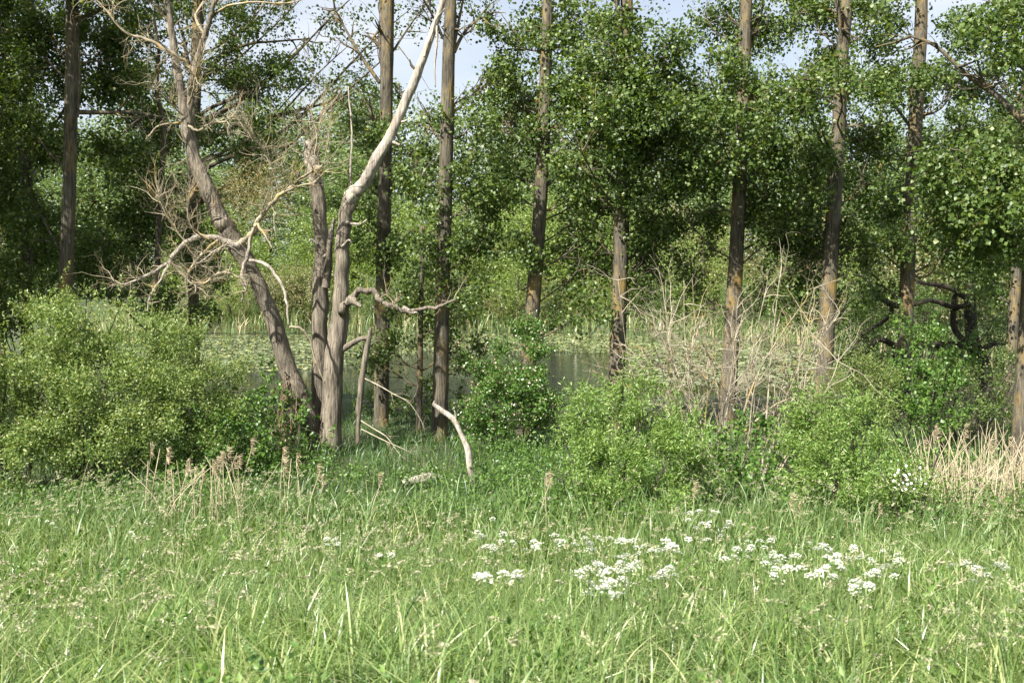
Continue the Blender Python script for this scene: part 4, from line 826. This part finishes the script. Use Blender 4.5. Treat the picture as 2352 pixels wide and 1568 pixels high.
for (px, py) in UP:
    h = rng.uniform(.72, .92); Y = ray_y(px, py, h); p_ = P(px, py, Y); bx, by = p_[0] + rng.normal(0, .06), Y + rng.normal(0, .05); bz = float(g(bx, by))
    o = thing('cow_parsley', ulabel(px, py), 'flower', (bx, by, bz), 'white cow parsley flowering in the meadow')
    mb = MB(); fork = np.array([bx, by, bz]) * .3 + p_ * .7; tube(mb, [[bx, by, bz - .02], fork, p_ - [0, 0, .02]], [.0045, .0035, .0025], 5, 3, cap=False)
    tips = [p_] + [p_ + np.array([rng.normal(0, .05), rng.normal(0, .05), rng.uniform(-.06, .01)]) for _ in range(int(rng.integers(0, 3)))]
    for i, t in enumerate(tips):
        if i: tube(mb, [fork, fork * .5 + t * .5 + [0, 0, -.01], t - [0, 0, .02]], [.003, .0025, .002], 4, 2, cap=False)
        for a in range(7): tube(mb, [t - [0, 0, .022], t + np.array([math.cos(a * .9) * .025, math.sin(a * .9) * .025, -.004])], [.0012, .0009], 3, 1, cap=False)
        u = bpy.data.objects.new('umbel', UM[int(rng.integers(5))]); C.objects.link(u); u.parent = o; u.location = [float(v) for v in (t - np.array([bx, by, bz]))]
        s = rng.uniform(.62, 1.02) * (.7 if px < 950 else 1); u.scale = (s, s, s * 1.3); u.rotation_euler = (rng.normal(.2, .2), rng.normal(0, .2), rng.random() * 6)
    build('stem', mb, M['green_stem'], o, smooth=True)

# ------------------------------------------------------------------ dry reeds
M['plume'] = leaf_mat('plume', [(0, (.27, .215, .125)), (1, (.53, .45, .30))], .3, (1, .95, .85), rough=.7)
def reed_meshes(h, plume, lean, bend):
    mb = MB(); top = np.array([lean * h, 0, h]); pts = [[0, 0, -.05], [lean * h * .25, .0, h * .5], top]
    tube(mb, pts, [.0068, .006, .0038], 4, 3, cap=False)
    V, f = mb.arrays(); a = mesh_np('stem', V, f); a.materials.append(M['dry_reed']); b_ = None
    if plume:
        pm_ = MB(); n = 46; q = rng.random(n); st0 = top + np.stack([0 * q, 0 * q, .24 * q - .12], 1)
        dr = np.stack([rng.uniform(.35, 1., n), rng.normal(0, .25, n), .75 - rng.uniform(.3, 1.9, n) * bend], 1)
        leaves(pm_, st0, nrm(dr), rng.normal(0, 1, (n, 3)), rng.uniform(.06, .15, n), .012, .5)
        V, f = pm_.arrays(); b_ = mesh_np('plume', V, f); b_.materials.append(M['plume'])
    return a, b_
RM = [reed_meshes(1., True, rng.normal(.0, .13), rng.uniform(.6, 1.4)) for _ in range(7)]; RB = [reed_meshes(1., False, rng.normal(.05, .32), 1) for _ in range(16)]
def reed(px, toppy, Y, h, label, group, plume=True):
    x = P(px, toppy, Y)[0]; gz = float(g(x, Y))
    if toppy is not None: h = max(.4, P(px, toppy, Y)[2] - gz)
    o = thing('dry_reed', label, 'reed', (x, Y, gz), group); a, b_ = (RM[int(rng.integers(7))] if plume else RB[int(rng.integers(16))])
    o.scale = (1, 1, h); o.rotation_euler = (0, 0, float(rng.normal(0, .5)) + (0 if plume else rng.random() * 6))
    c = bpy.data.objects.new('stem', a); C.objects.link(c); c.parent = o
    if b_ is not None:
        c = bpy.data.objects.new('plume', b_); C.objects.link(c); c.parent = o; q = rng.uniform(.6, .9); c.scale = (q, q, q / h); c.location = (0, 0, 1 - q / h)
for (px, py) in [(405, 1060), (420, 1065), (440, 1070), (490, 1045), (500, 1035), (510, 1050), (535, 1030), (548, 1010), (550, 1045), (560, 1050), (480, 1060), (455, 1075), (395, 1080), (640, 1030), (655, 1060), (690, 1050), (700, 1070), (720, 1090), (328, 1015), (375, 1030)]:
    reed(px, py + 12, 13.3 + rng.normal(0, .4), 1, 'dry pale reed with drooping plume in front of the left bushes', 'plumed dry reeds before the left bushes')
for k in range(42):
    reed(rng.normal(470, 90), rng.uniform(1040, 1110), 13.2 + rng.normal(0, .4), 1, 'bare dry reed stem in front of the left bushes', 'bare dry reed stems before the left bushes', False)
for (px, py) in [(1235, 1095), (1255, 1098), (845, 1100), (1595, 1120), (1810, 1175), (1830, 1165), (2000, 1170)]:
    reed(px, py, 13 + rng.normal(0, .4), 1, 'single dry plumed reed standing in front of the bushes right of the dead willow', 'scattered dry reeds at the meadow edge', True)
for k in range(210):
    px = 2390 - 300 * rng.random() ** 1.5 - 30 * abs(rng.normal()); Y = rng.uniform(14.4, 17.6)
    reed(px, rng.uniform(985, 1120) - (px - 2075) * .06, Y, 1, 'bare straw-coloured reed stem in the dry stand at the right edge', 'dry reed stand at the right edge', False)
for k in range(8):
    reed(rng.uniform(2100, 2350), rng.uniform(985, 1030), 15.5, 1, 'plumed straw-coloured reed rising from the dry stand at the right edge', 'plumed reeds in the right stand', True)
x = rng.uniform(6.2, 10.3, 2600); y = rng.uniform(13.8, 17.6, 2600); k = x > .385 * y; x, y = x[k], y[k]; n = len(x)
mb = MB(); blades(mb, np.stack([x, y, g(x, y) - .02], 1), rng.uniform(.2, .7, n), rng.uniform(.3, 1.5, n), rng.uniform(.008, .016, n), 3)
tag(build('reed_litter', mb, M['dry_reed'], kind='stuff'), 'broken straw-coloured reed litter at the foot of the right stand', 'reeds')
print('tris', sum(len(m.polygons) for m in bpy.data.meshes))
